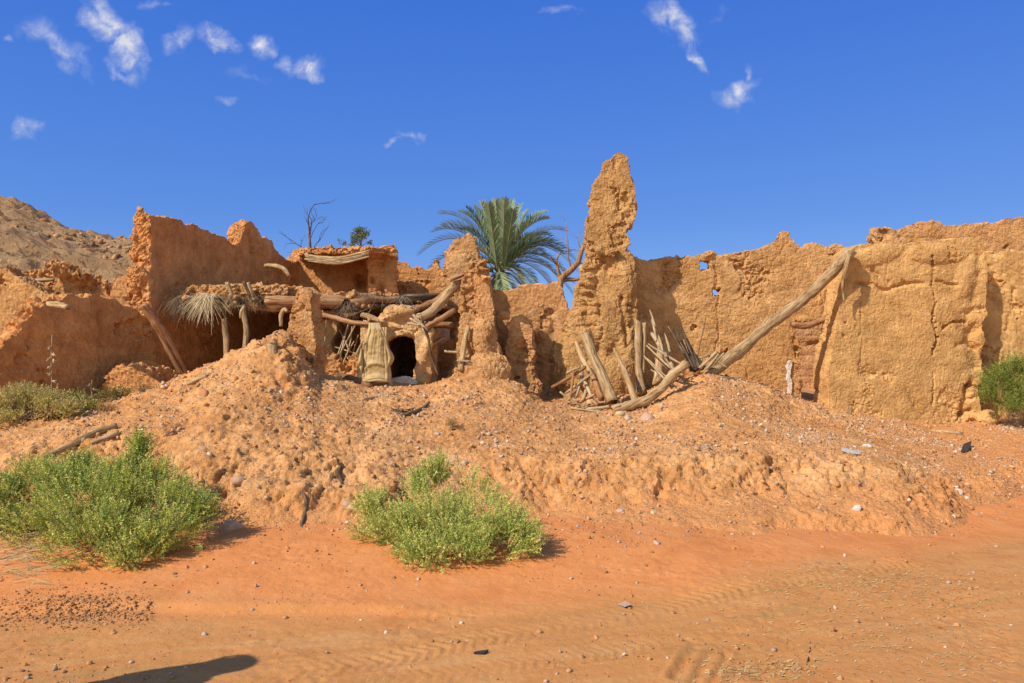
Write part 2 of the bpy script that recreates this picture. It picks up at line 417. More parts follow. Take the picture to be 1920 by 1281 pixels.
def sand_material():
    m, nt, b = material('orange_sand')
    pos = nt.new('ShaderNodeNewGeometry').outputs['Position']
    big = nt.noise(pos, .7, 5, .6); med = nt.noise(pos, 3.5, 6, .62)
    stv = nt.mapping(nt.mapping(pos, (1, 1, 1), (0, 0, -.28)), (.5, 4.2, 1))
    streak = nt.noise(stv, 1.3, 6, .62, .4)
    c = nt.ramp(streak, [(.32, (.47, .240, .078)), (.48, (.57, .242, .074)), (.62, (.57, .272, .094)), (.75, (.59, .310, .128))])
    red = nt.ramp(med, [(.3, (.62, .222, .064)), (.55, (.68, .255, .080)), (.75, (.66, .285, .100))])
    sep = nt.new('ShaderNodeSeparateXYZ'); nt.l.new(pos, sep.inputs[0])
    # the driven road keeps its own dustier tan; beyond its edge lies redder drift sand
    edge = nt.math('SUBTRACT', sep.outputs[1], nt.math('ADD', nt.math('MULTIPLY', nt.math('MAXIMUM', sep.outputs[0], 0.), .42), nt.math('MULTIPLY', nt.math('SUBTRACT', big, .5), .9)))
    c = nt.mix(nt.maprange(edge, 4.55, 5.0), c, red)
    c = nt.mix(nt.maprange(nt.noise(pos, 30., 5, .7), .3, .7, 0, .5), c, nt.mix(1., c, (.83, .80, .78, 1), 'MULTIPLY'))
    v = nt.voro(pos, 46.); sp = nt.new('ShaderNodeSeparateColor'); nt.l.new(v.outputs['Color'], sp.inputs[0])
    dn = nt.maprange(nt.noise(pos, 1.6, 4, .6), .38, .64, .01, .22)
    peb = nt.math('MULTIPLY', nt.math('LESS_THAN', v.outputs['Distance'], .27), nt.math('LESS_THAN', sp.outputs[0], dn))
    c = nt.mix(nt.math('MULTIPLY', peb, .8), c, nt.mix(sp.outputs[1], (.66, .44, .26, 1), (.30, .15, .08, 1)))
    pat = nt.noise(pos, 2.1, 7, .7, .5)
    c = nt.mix(nt.maprange(pat, .54, .66, 0, .55), c, nt.mix(1., c, (.84, .74, .66, 1), 'MULTIPLY'))
    nt.l.new(c, b.inputs['Base Color'])
    bp = nt.bump(nt.noise(pos, 22., 7, .65), .35, .03)
    bp = nt.bump(nt.noise(pos, 130., 4, .7), .45, .006, bp)
    bp = nt.bump(peb, .5, .01, bp)
    nt.l.new(bp, b.inputs['Normal'])
    return m
M['sand'] = sand_material()
ground = tag(add('ground', gme, M['sand']), 'orange sand track with faint tyre marks in front of the ruins', 'sandy ground', None, 'structure')

# ---- rubble mound: profiles (v, Z) from its foot to the level the ruins stand on
PROF = {
 -500: [(1010, 6.3), (984, 6.52), (886, 7.32), (796, 7.95), (775, 9.2), (745, 11)],
 0: [(1010, 6.3), (984, 6.52), (896, 7.02), (841, 7.35), (795, 8.2), (750, 9.6), (735, 11)],
 100: [(1010, 6.3), (984, 6.52), (881, 7.07), (831, 7.45), (788, 8.2), (752, 9.6), (735, 11)],
 200: [(1005, 6.3), (979, 6.52), (876, 7.07), (816, 7.45), (766, 8.6), (752, 9.6), (735, 11)],
 300: [(1000, 6.3), (974, 6.52), (866, 7.07), (796, 7.55), (722, 9.0), (745, 9.8), (735, 11.5)],
 400: [(995, 6.35), (969, 6.57), (856, 7.12), (776, 7.75), (678, 9.1), (740, 9.9), (735, 11.5)],
 480: [(990, 6.35), (964, 6.57), (851, 7.17), (761, 8.05), (634, 9.3), (705, 10.0), (728, 11.5)],
 445: [(992, 6.35), (966, 6.57), (855, 7.1), (770, 7.9), (652, 9.2), (722, 9.95), (730, 11.5)],
 530: [(988, 6.4), (962, 6.62), (851, 7.22), (766, 8.15), (612, 9.42), (690, 9.9), (720, 11.5)],
 560: [(988, 6.4), (962, 6.62), (855, 7.2), (772, 8.1), (650, 9.45), (700, 9.95), (718, 11.5)],
 600: [(985, 6.4), (959, 6.62), (856, 7.27), (776, 8.15), (707, 9.4), (706, 10.0), (712, 11.5)],
 700: [(990, 6.4), (964, 6.62), (871, 7.27), (796, 8.15), (728, 9.7), (722, 10.3), (715, 11.5)],
 800: [(1000, 6.4), (974, 6.62), (881, 7.27), (801, 8.15), (728, 9.8), (722, 10.3), (715, 11.5)],
 880: [(1000, 6.4), (974, 6.62), (881, 7.27), (806, 8.15), (705, 10.1), (698, 10.5), (705, 11.5)],
 950: [(1000, 6.4), (966, 6.82), (870, 7.38), (811, 8.25), (712, 10.2), (715, 10.6), (715, 11.5)],
 1020: [(1000, 6.45), (966, 6.87), (864, 7.43), (818, 8.35), (752, 9.9), (758, 10.6), (738, 11.5)],
 1100: [(992, 6.5), (958, 6.92), (858, 7.48), (831, 8.35), (778, 9.6), (762, 10.5), (740, 11.5)],
 1200: [(982, 6.6), (948, 7.02), (854, 7.58), (821, 8.55), (768, 9.9), (745, 10.7), (735, 11.5)],
 1270: [(978, 6.65), (944, 7.07), (850, 7.63), (808, 8.65), (726, 10.3), (715, 10.9), (712, 11.8)],
 1330: [(975, 6.7), (941, 7.12), (846, 7.68), (796, 8.75), (701, 10.6), (699, 11.2), (702, 12)],
 1420: [(968, 6.75), (934, 7.17), (846, 7.73), (801, 8.85), (722, 10.8), (718, 11.3), (716, 12)],
 1500: [(960, 6.85), (926, 7.27), (846, 7.83), (808, 9.15), (751, 11.0), (750, 11.5), (745, 12.5)],
 1560: [(955, 6.9), (921, 7.32), (850, 7.88), (814, 9.35), (769, 11.1), (766, 11.6), (755, 12.5)],
 1650: [(948, 7.0), (914, 7.42), (858, 7.98), (824, 9.65), (786, 11.1), (780, 11.6), (765, 12.5)],
 1750: [(925, 7.5), (891, 7.92), (870, 8.48), (838, 9.75), (808, 11.0), (795, 11.6), (775, 12.5)],
 1850: [(895, 8.3), (858, 9.42), (832, 10.15), (806, 11.1), (788, 11.7), (770, 12.5)],
 1925: [(870, 9.0), (850, 9.6), (832, 10.2), (806, 11.1), (785, 12.0), (772, 12.6)],
 2050: [(858, 9.4), (846, 9.8), (832, 10.2), (806, 11.1), (785, 12.0), (772, 12.6)],
 2600: [(858, 9.4), (846, 9.8), (832, 10.2), (806, 11.1), (785, 12.0), (772, 12.6)],
}
NZ = 500; zz = np.linspace(5.2, 14, NZ); us = np.array(sorted(PROF))
tab = np.empty((len(us), NZ))
for i, u in enumerate(us):
    Zs = [p[1] for p in PROF[u]]; Hs = [CAMH-(v-CY)/F*Z for v, Z in PROF[u]]
    Zs = [5.2, Zs[0]-.55]+Zs+[14]; Hs = [-.35, -.10 if Hs[0] < .2 else Hs[0]-.2]+Hs+[Hs[-1]]
    tab[i] = np.interp(zz, Zs, Hs)
k = np.exp(-np.linspace(-2, 2, 21)**2); k /= k.sum()
for i in range(len(us)): tab[i] = np.convolve(np.pad(tab[i], 10, mode='edge'), k, 'valid')
def mound_h(x, y):
    u = CX+F*x/np.maximum(y, 4.)
    u = np.clip(u, us[0], us[-1]-1e-6)
    i = np.clip(np.searchsorted(us, u, 'right')-1, 0, len(us)-2)
    t = (u-us[i])/(us[i+1]-us[i]); t = t*t*(3-2*t)*.5+t*.5
    f = np.clip((y-5.2)/(14-5.2)*(NZ-1), 0, NZ-1.001); j = f.astype(int); w = f-j
    a = tab[i, j]*(1-w)+tab[i, j+1]*w; b = tab[i+1, j]*(1-w)+tab[i+1, j+1]*w
    return a*(1-t)+b*t
mx = axis(-5.4, 8.2, .0165, -22, 22); my = axis(5.75, 12.2, .0165, 5.3, 34)
X, Y = np.meshgrid(mx, my); ny, nx = X.shape
x = X.ravel(); y = Y.ravel()
P2 = np.stack([x, y, 0*x], 1)
h0 = mound_h(x, y)
# pull the profile in and out along depth so that the scarp bulges and recedes
wob = .40*fbm(P2*np.array([1, .5, 1]), .75, 3, 70)+.16*fbm(P2, 2.3, 3, 71)
wob *= (1-sstep(7.6, 8.8, y))
h = mound_h(x, y+wob)
h = h-.6*sstep(20, 33, y)-1.5*sstep(30, 34, y)
P3 = np.stack([x, y, h], 1)
hg = h.reshape(ny, nx)
gxx = np.gradient(hg, mx, axis=1).ravel(); gyy = np.gradient(hg, my, axis=0).ravel()
slope = np.sqrt(gxx**2+gyy**2)
fine_ = (x > -6.5) & (x < 9.5) & (y < 13.2)
pf = P3[fine_]; st = sstep(.25, .9, slope[fine_])
N = np.stack([-gxx[fine_], -gyy[fine_], np.ones(fine_.sum())], 1); N /= np.linalg.norm(N, axis=1)[:, None]
d = np.zeros(fine_.sum())
wp = pf+.07*np.stack([fbm(pf, 3, 3, 81), fbm(pf, 3, 3, 82), fbm(pf, 3, 3, 83)], 1)
rough = np.clip(.35+1.6*fbm(pf, .8, 3, 90), .12, 1.)           # loose dust in places, clods in others
d += (.05+.06*st)*fbm(pf, 1.8, 5, 84, .6)
d += (.010+.032*st)*rough*chunks(wp*3.1, 5)
d += (.018+.046*st)*rough*chunks(wp*6.6, 6)
d += (.018+.034*st)*chunks(wp*15, 8)*np.clip(rough+.2, 0, 1)
d += .011*chunks(wp*29, 9)+.010*fbm(pf, 24, 2, 93)
d += (.035*st+.006)*ridged(wp, 5.5, 4, 85)
gul = np.maximum(0, ridged(wp*np.array([1, .4, .4]), 2.0, 3, 86)-.60)*sstep(-.05, .2, fbm(pf, .7, 2, 91))
d -= .12*gul*st
pit = np.maximum(0, fbm(wp, 3.4, 3, 92)-.26)
d -= .40*pit*st
jit = RNG.normal(size=len(d))*.003
d += jit
d *= sstep(.0, .25, h[fine_]-ground_h(x, y)[fine_]+.06)*.9+.1
flat = sstep(10.6, 11.3, pf[:, 1]); d *= 1-.6*flat
P3[fine_] += N*d[:, None]
idx = np.arange(nx*ny).reshape(ny, nx)
quads = np.stack([idx[:-1, :-1].ravel(), idx[:-1, 1:].ravel(), idx[1:, 1:].ravel(), idx[1:, :-1].ravel()], 1)
mme = mesh_np('rubble_mound', P3, quads, False)
M['mound'] = mud_material('mound_earth', (.63, .290, .097), (.69, .340, .125), (.73, .410, .175), .24, 1.1, dust=True, grey=(.66, .46, .34))
mound = tag(add('rubble_mound', mme, M['mound']), 'long orange mound of collapsed mud and rubble before the ruins', 'rubble mound', None, 'structure')
MV = P3; MN = normals(mme); MGRID = P3.reshape(ny, nx, 3)
def mound_z(px, py):
    j = int(np.clip(np.searchsorted(mx, px), 1, len(mx)-1)); i = int(np.clip(np.searchsorted(my, py), 1, len(my)-1))
    b = MGRID[max(i-6, 0):i+6, max(j-6, 0):j+6].reshape(-1, 3)
    q = ((b[:, 0]-px)**2+(b[:, 1]-py)**2); return float(b[np.argmin(q), 2])
def ground_z(px, py): return max(float(ground_h(np.array([px]), np.array([py]))[0]), mound_z(px, py) if py > 5.6 else -1)
def hit(u, v, lo=3.6, hi=13.):
    """first ground point seen at (u, v)"""
    Z = lo
    while Z < hi:
        p = at(u, v, Z)
        if p.z <= ground_z(p.x, p.y): return p
        Z += .03
    return at(u, v, hi)

# ---- rocky hill far left
hx = np.linspace(-95, 20, 330); hy = np.linspace(28, 120, 260)
X, Y = np.meshgrid(hx, hy); x = X.ravel(); y = Y.ravel()
sk = np.array([(-700, 250), (-200, 320), (0, 372), (40, 385), (80, 405), (140, 428), (175, 440), (215, 448), (270, 450), (330, 462), (450, 500), (600, 545), (900, 600), (1100, 640)])
u = CX+F*x/y
crest = CAMH-(np.interp(u, sk[:, 0], sk[:, 1]+14)-CY)/F*78
p = np.stack([x, y, 0*x], 1)
prof = sstep(30, 78, y)
hh = crest*(prof*.75+.25*np.clip((y-30)/48, 0, 1))*np.where(y > 78, 1-.25*sstep(78, 120, y), 1)
dp = np.stack([x*.8+y*.5, y*.8-x*.5, 0*x], 1)*np.array([.35, 1.6, 1])
amp = np.clip(hh/6, .05, 1)
hh = hh+amp*(1.0*fbm(p, .09, 5, 31, .6)+1.5*np.maximum(0, ridged(dp, .16, 5, 33)-.3)+.5*np.maximum(0, .33-worley(p*.55, 9))*4*sstep(-.1, .2, fbm(p, .12, 2, 36))+.35*fbm(p, .9, 3, 37))-.5*(1-sstep(28, 33, y))
hh = hh+amp*.30*chunks(p*.45+np.stack([0*x, 0*x, hh*.3], 1), 38)*sstep(-.15, .15, fbm(p, .1, 2, 39))
hme = mesh_np('hill', np.stack([x, y, hh], 1), np.stack([(i := np.arange(len(hx)*len(hy)).reshape(len(hy), len(hx)))[:-1, :-1].ravel(), i[:-1, 1:].ravel(), i[1:, 1:].ravel(), i[1:, :-1].ravel()], 1))
def hill_material():
    m, nt, b = material('desert_hill')
    pos = nt.new('ShaderNodeNewGeometry').outputs['Position']
    big = nt.noise(pos, .12, 6, .65)
    c = nt.ramp(big, [(.3, (.64, .340, .145)), (.5, (.74, .420, .195)), (.7, (.80, .490, .245))])
    dv = nt.mapping(nt.mapping(pos, (1, 1, 1), (0, 0, .55)), (.12, .8, .5))
    rock = nt.noise(dv, 1.5, 9, .75, .6)
    c = nt.mix(nt.maprange(rock, .54, .58, 0, .85), c, (.26, .125, .06, 1))
    sp = nt.noise(pos, 1.3, 7, .75)
    c = nt.mix(nt.maprange(sp, .57, .61, 0, .75), c, (.24, .13, .072, 1))
    c = nt.mix(nt.maprange(sp, .34, .28, 0, .6), c, (.60, .40, .24, 1))
    nt.l.new(c, b.inputs['Base Color'])
    bp = nt.bump(rock, .9, .9); bp = nt.bump(nt.noise(pos, 1.6, 8, .75), .9, .6, bp)
    nt.l.new(bp, b.inputs['Normal'])
    return m
hill = tag(add('hill', hme, hill_material()), 'bare brown desert hillside strewn with dark rocks behind the ruins', 'hill', None, 'structure')
#@@WALLS
# ================================================================== WALLS
def temp_remesh(V, Fc, voxel):
    me = bpy.data.meshes.new('tmp'); me.from_pydata([tuple(v) for v in V], [], Fc); me.update()
    o = bpy.data.objects.new('tmp', me); COL.objects.link(o)
    md = o.modifiers.new('r', 'REMESH'); md.mode = 'VOXEL'; md.voxel_size = voxel; md.adaptivity = 0
    dg = bpy.context.evaluated_depsgraph_get()
    out = bpy.data.meshes.new_from_object(o.evaluated_get(dg))
    bpy.data.objects.remove(o); bpy.data.meshes.remove(me)
    return out
ICO = None
def ico(sub=2):
    import bmesh
    bm = bmesh.new(); bmesh.ops.create_icosphere(bm, subdivisions=sub, radius=1)
    V = np.array([tuple(v.co) for v in bm.verts]); Fc = [tuple(v.index for v in f.verts) for f in bm.faces]; bm.free()
    return V, Fc
ICO2 = ico(2); ICO1 = ico(1)
def seg_dist(px, pz, pts):
    best = np.full(len(px), 9.)
    for (ax, az), (bx, bz) in zip(pts[:-1], pts[1:]):
        dx, dz = bx-ax, bz-az; L2 = dx*dx+dz*dz+1e-9
        t = np.clip(((px-ax)*dx+(pz-az)*dz)/L2, 0, 1)
        best = np.minimum(best, np.hypot(px-ax-t*dx, pz-az-t*dz))
    return best

def wall(name, label, cat, A, B, outline, thick, mat, holes=(), lumps=(), boxes=(), voxel=.03, amp=1., carve=(), batter=.0,
         jit=1., smooth_zone=None, parent=None, group=None, edge=1., seed=0, bands=0.):
    """a mud wall standing in the vertical plane through A and B (each: photo column, distance);
    its silhouette is cut out, given its thickness, remeshed and weathered"""
    A3 = at(A[0], CY, A[1]); B3 = at(B[0], CY, B[1])
    d = Vector((B3.x-A3.x, B3.y-A3.y, 0)); d.normalize()
    n = Vector((d.y, -d.x, 0))
    if n.dot(Vector((A3.x+B3.x, A3.y+B3.y, 0))) > 0: n = -n
    def pl(u, v):
        r = Vector(((u-CX)/F, 1, 0)); t = (A3.x*n.x+A3.y*n.y)/(r.x*n.x+r.y*n.y)
        p = r*t
        return ((p.x-A3.x)*d.x+(p.y-A3.y)*d.y, CAMH-(v-CY)/F*t)
    def crumble(L, amt=.022):
        R = []
        for (a, b), (c, e) in zip(L, L[1:]+L[:1]):
            m = max(1, min(30, int(math.hypot(c-a, e-b)/.07)))
            for i in range(m):
                t = i/m; R.append((a+(c-a)*t+random.uniform(-amt, amt)*(i > 0), b+(e-b)*t+random.uniform(-amt, amt)*(i > 0)))
        return R
    loops = [crumble([pl(*q) for q in outline], .024*edge*jit)]+[[pl(*q) for q in hh] for hh in holes]
    fill = tessellate_polygon([[Vector((s, zz_, 0)) for s, zz_ in L] for L in loops])
    flat = [q for L in loops for q in L]; m = len(flat)
    V = [(s, 0., zz_) for s, zz_ in flat]+[(s, -thick, zz_) for s, zz_ in flat]
    Fc = [tuple(t) for t in fill]+[tuple(i+m for i in reversed(t)) for t in fill]
    o = 0
    for L in loops:
        for i in range(len(L)):
            a, b = o+i, o+(i+1) % len(L); Fc.append((a, b, b+m, a+m))
        o += len(L)
    # local (s, k, z): k points out of the front face
    for (u, v, off, rs, rk, rz) in lumps:
        s, zq = pl(u, v); base = len(V); rot = random.uniform(-.5, .5)
        for q in ICO2[0]:
            qx, qz = q[0]*rs, q[2]*rz
            V.append((s+qx*math.cos(rot)-qz*math.sin(rot), off+q[1]*rk, zq+qx*math.sin(rot)+qz*math.cos(rot)))
        Fc += [tuple(i+base for i in f) for f in ICO2[1]]
    for (u0, v0, u1, v1, k0, k1) in boxes:
        s0, z0 = pl(u0, v1); s1, z1 = pl(u1, v0); base = len(V)
        V += [(s0, k0, z0), (s1, k0, z0), (s1, k1, z0), (s0, k1, z0), (s0, k0, z1), (s1, k0, z1), (s1, k1, z1), (s0, k1, z1)]
        Fc += [tuple(i+base for i in f) for f in ((0, 1, 2, 3), (7, 6, 5, 4), (0, 4, 5, 1), (1, 5, 6, 2), (2, 6, 7, 3), (3, 7, 4, 0))]
    me = temp_remesh(V, Fc, voxel)
    C = coords(me); N = normals(me)
    # outward orientation check
    q = C*1.0
    zmin = min(z_ for _, z_ in loops[0]); zmax = max(z_ for _, z_ in loops[0])
    W = np.stack([A3.x+C[:, 0]*d.x+C[:, 1]*n.x, A3.y+C[:, 0]*d.y+C[:, 1]*n.y, C[:, 2]], 1)
    ns = W+seed*13.1
    wp = ns+.08*np.stack([fbm(ns, 3, 3, 1), fbm(ns, 3, 3, 2), fbm(ns, 3, 3, 3)], 1)
    frontness = np.clip(N[:, 1], 0, 1)
    e = 1-frontness**2*.65           # broken edges are rougher than the plastered face
    a = amp*e*edge
    D = .040*amp*fbm(ns, 1.1, 3, 11)
    # where the render coat has fallen the core is rough and lies deeper, with a sharp border
    f = fbm(wp, 1.5, 5, 17, .55); loss = sstep(.16, .185, f+.22*(e-.35)*edge-.05)
    D -= loss*.018*amp
    r = np.clip(loss*.8+e*edge*1.0-.25, .10, 1.2)*amp
    D += r*(.050*chunks(wp*np.array([3.4, 3.4, 5.2]), 3)+.042*chunks(wp*8.5, 4)+.026*chunks(wp*17, 5))
    D += amp*.006*chunks(ns*26, 6)+.010*amp*fbm(ns, 13, 3, 14, .6)+RNG.normal(size=len(D))*.0022
    D -= .03*r*np.maximum(0, ridged(wp, 3.2, 3, 16)-.6)*3
    # hairline shrinkage cracks in the render
    f1, f2, cv, _t = cells(ns*np.array([1.9, 1.9, 1.5])+.12*np.stack([fbm(ns, 5, 3, 61), fbm(ns, 5, 3, 62), fbm(ns, 5, 3, 63)], 1), 7)
    D -= .013*min(amp, 1.)*np.exp(-((f2-f1)/.022)**2)*(fbm(ns, .9, 2, 66) > -.02)*frontness
    if bands:
        zz2 = W[:, 2]+.04*fbm(ns, 2.2, 3, 21)
        D += bands*(-np.exp(-((((zz2/.13) % 1)-.5)/.16)**2)*.018)
    ws = C[:, 0]+.030*fbm(ns, 9, 3, 31)+.022*chunks(ns*9, 33); wz = C[:, 2]+.030*fbm(ns, 9, 3, 32)+.022*chunks(ns*9, 34)
    for (pts, w, dep) in carve:
        dd = seg_dist(ws, wz, [pl(*q) for q in pts])
        D -= dep*np.clip(.75+1.3*fbm(ns, 4, 2, 35), .15, 1.2)*np.exp(-(dd/w)**2)*(frontness > .25)
    k = C[:, 1]; t = np.clip((C[:, 2]-zmin)/(zmax-zmin), 0, 1)
    C2 = C+N*D[:, None]
    C2[:, 1] = C2[:, 1]-batter*t*(1-(-C[:, 1]/max(thick, .01)))+batter*t*(-C[:, 1]/max(thick, .01))*.6
    ms = .5*(C[:, 0].min()+C[:, 0].max()); zb = zmin
    org = Vector((A3.x+ms*d.x-thick*.5*n.x, A3.y+ms*d.y-thick*.5*n.y, zb))
    Wd = np.stack([A3.x+C2[:, 0]*d.x+C2[:, 1]*n.x-org.x, A3.y+C2[:, 0]*d.y+C2[:, 1]*n.y-org.y, C2[:, 2]-zb], 1).astype(np.float32)
    me.vertices.foreach_set('co', Wd.ravel()); me.name = name
    me.polygons.foreach_set('use_smooth', np.zeros(len(me.polygons), dtype=bool)); me.update()
    me.materials.clear()
    ob = add(name, me, mat, None, org)
    if parent:
        ob.parent = parent; ob.location = org-parent.location
    else: tag(ob, label, cat, group, 'thing')
    return ob

# ---- right side ---------------------------------------------------
wall('ruined_wall', 'long sunlit mud wall with two small square holes and a broken doorway', 'wall', (1190, 12.0), (1590, 12.0),
     [(1165, 470), (1180, 468), (1190, 480), (1210, 488), (1235, 484), (1260, 480), (1290, 479), (1310, 478), (1318, 472), (1345, 473), (1350, 480), (1372, 474), (1400, 470), (1425, 466),
      (1440, 460), (1455, 450), (1463, 444), (1469, 431), (1481, 431), (1484, 443), (1494, 455), (1507, 465), (1513, 458), (1525, 452), (1540, 456), (1556, 462), (1572, 455), (1585, 459), (1592, 472), (1625, 480), (1625, 790), (1165, 790)],
     .32, M['mud_r'],
     holes=[[(1311, 486), (1333, 488), (1332, 506), (1312, 506)], [(1335, 538), (1353, 540), (1352, 557), (1337, 556)],
            [(1482, 604), (1520, 612), (1553, 592), (1604, 590), (1604, 775), (1502, 775), (1506, 720), (1500, 690), (1506, 655), (1494, 632)]],
     lumps=[(1330, 476, -.08, .14, .16, .05), (1505, 600, .02, .16, .09, .05), (1495, 680, .0, .06, .08, .09), (1495, 720, .0, .05, .06, .14), (1474, 436, -.14, .05, .08, .07)],
     carve=[([(1347, 556), (1344, 590), (1350, 620), (1343, 655)], .016, .035), ([(1340, 500), (1346, 520), (1342, 538)], .022, .04),
            ([(1495, 640), (1500, 668)], .06, .10), ([(1425, 520), (1440, 560)], .05, .02), ([(1390, 500), (1420, 505), (1470, 500)], .07, .03)],
     batter=.03, voxel=.0199, seed=1, amp=.8)
wall('mud_brick_wall', 'inner wall of stacked mud brick courses seen through the broken doorway', 'wall', (1480, 15.3), (1600, 15.3),
     [(1470, 612), (1500, 606), (1530, 604), (1560, 596), (1600, 585), (1640, 585), (1640, 738), (1560, 734), (1530, 740), (1500, 734), (1470, 738)], .25, M['mud_brick'], voxel=.0199, amp=.6, seed=2, bands=.45,
     carve=[([(1490, 648), (1530, 645), (1560, 634)], .05, .10)])
wall('mud_block_wall', 'broad plastered mud wall block with a deep vertical crack and eroded edge', 'wall', (1560, 11.45), (1850, 11.6),
     [(1591, 474), (1600, 466), (1612, 458), (1630, 455), (1652, 457), (1675, 454), (1700, 456), (1730, 452), (1765, 450), (1800, 446), (1828, 444), (1842, 458), (1850, 476), (1857, 500),
      (1853, 560), (1856, 590), (1845, 605), (1851, 640), (1842, 665), (1846, 700), (1836, 730), (1842, 765), (1840, 830), (1553, 830), (1554, 690), (1566, 630), (1578, 560)],
     .55, M['mud_plaster'], voxel=.0192, amp=.46, batter=.05, seed=3, edge=.55, jit=.25,
     lumps=[(1640, 480, .0, .5, .05, .14), (1760, 475, .0, .5, .06, .16), (1815, 520, -.03, .2, .08, .4), (1848, 785, -.05, .18, .3, .12)],
     carve=[([(1747, 480), (1755, 505), (1750, 530), (1758, 560), (1751, 600), (1757, 640), (1750, 665)], .014, .10), ([(1753, 700), (1748, 760)], .011, .05),
            ([(1610, 530), (1640, 535), (1660, 545), (1700, 532), (1740, 530)], .030, .06), ([(1640, 505), (1670, 530)], .03, .04), ([(1760, 527), (1795, 537)], .025, .07),
            ([(1822, 586), (1850, 582)], .06, .10), ([(1770, 615), (1790, 605), (1815, 605)], .022, .07), ([(1832, 615), (1818, 640), (1838, 655)], .07, .07), ([(1800, 645), (1835, 655)], .04, .06), ([(1815, 600), (1830, 690)], .12, .05),
            ([(1836, 690), (1812, 740), (1806, 790)], .045, .07), ([(1802, 778), (1822, 770)], .04, .10), ([(1820, 720), (1840, 730)], .03, .06), ([(1815, 750), (1838, 745)], .03, .06), ([(1812, 800), (1830, 790)], .04, .06), ([(1840, 480), (1830, 560)], .07, .05),
            ([(1613, 627), (1614, 628)], .025, .05), ([(1584, 628), (1585, 629)], .02, .05), ([(1588, 606), (1589, 607)], .022, .05), ([(1605, 612), (1606, 612)], .02, .05), ([(1575, 660), (1576, 661)], .02, .03),
            ([(1615, 560), (1618, 640), (1614, 690)], .014, .02), ([(1700, 720), (1720, 760)], .05, .03)])
wall('mud_wall', 'tall mud wall with a level top standing behind the plastered block', 'wall', (1640, 15.0), (2100, 14.4),
     [(1638, 450), (1641, 432), (1646, 426), (1670, 428), (1695, 424), (1715, 421), (1730, 416), (1748, 414), (1765, 417), (1780, 424), (1800, 422), (1820, 418), (1845, 415), (1858, 420), (1880, 412), (1900, 410), (1920, 405), (1980, 398), (2040, 405), (2120, 398), (2120, 760), (1638, 760)],
     .4, M['mud_rubble'], voxel=.0259, amp=.9, seed=4, carve=[([(1685, 432), (1690, 445)], .05, .08), ([(1655, 436), (1665, 440)], .06, .08)])
wall('mud_wall', 'weathered grey brown mud wall rising behind the green bush', 'wall', (1840, 11.95), (2100, 11.9),
     [(1835, 480), (1850, 473), (1870, 476), (1890, 470), (1920, 472), (1960, 466), (2010, 470), (2090, 460), (2110, 480), (2110, 800), (1835, 800)],
     .4, M['mud_plaster'], voxel=.03, amp=.9, batter=.04, seed=5, carve=[([(1860, 500), (1872, 530), (1865, 560)], .03, .06), ([(1905, 540), (1890, 620)], .03, .05)])
# ---- the spire ------------------------------------------------------
wall('mud_spire', 'tall pointed remnant of a mud tower rising above all other walls', 'tower', (1040, 11.35), (1200, 11.35),
     [(1161, 279), (1168, 284), (1174, 292), (1182, 300), (1184, 312), (1186, 330), (1192, 345), (1196, 362), (1197, 385), (1193, 408), (1186, 424), (1174, 434), (1182, 440), (1183, 455), (1177, 463), (1172, 469), (1182, 474), (1190, 484),
      (1193, 520), (1196, 560), (1195, 600), (1197, 660), (1196, 800), (1022, 800), (1030, 730), (1038, 685), (1046, 650), (1058, 616), (1067, 590), (1076, 572), (1082, 545), (1089, 520), (1092, 500), (1098, 490), (1103, 478),
      (1101, 455), (1099, 430), (1102, 405), (1109, 388), (1106, 376), (1110, 362), (1116, 350), (1113, 342), (1122, 328), (1130, 316), (1138, 312), (1142, 303), (1149, 292)],
     .42, M['mud_spire'], voxel=.0192, amp=.82, batter=.09, seed=6,
     lumps=[(1104, 500, -.06, .11, .13, .05), (1108, 517, -.06, .12, .13, .05), (1098, 530, -.06, .10, .13, .05), (1104, 546, -.06, .13, .13, .06), (1092, 562, -.06, .11, .13, .05), (1112, 565, -.06, .09, .13, .05), (1094, 582, -.06, .13, .13, .06),
            (1085, 600, -.06, .10, .13, .05), (1108, 600, -.06, .10, .13, .05), (1120, 470, .04, .12, .12, .10), (1150, 472, .06, .12, .14, .08), (1165, 540, -.02, .20, .14, .5), (1140, 600, -.02, .36, .18, .5),
            (1088, 640, -.06, .24, .26, .5), (1078, 700, -.02, .34, .26, .6), (1120, 720, .0, .5, .26, .5), (1170, 690, -.03, .2, .2, .7), (1160, 340, -.03, .18, .06, .4)],
     carve=[([(1120, 490), (1140, 492)], .04, .06), ([(1090, 508), (1120, 508)], .020, .045), ([(1090, 538), (1118, 538)], .020, .045), ([(1084, 553), (1120, 555)], .020, .045), ([(1080, 572), (1122, 574)], .020, .045), ([(1076, 592), (1120, 590)], .020, .045), ([(1074, 612), (1115, 612)], .02, .03),
            ([(1122, 500), (1118, 540), (1124, 590)], .03, .07), ([(1155, 300), (1160, 400)], .03, .03), ([(1163, 560), (1172, 620), (1175, 650)], .03, .09), ([(1140, 505), (1148, 500)], .05, .1), ([(1130, 620), (1120, 650)], .025, .05)])
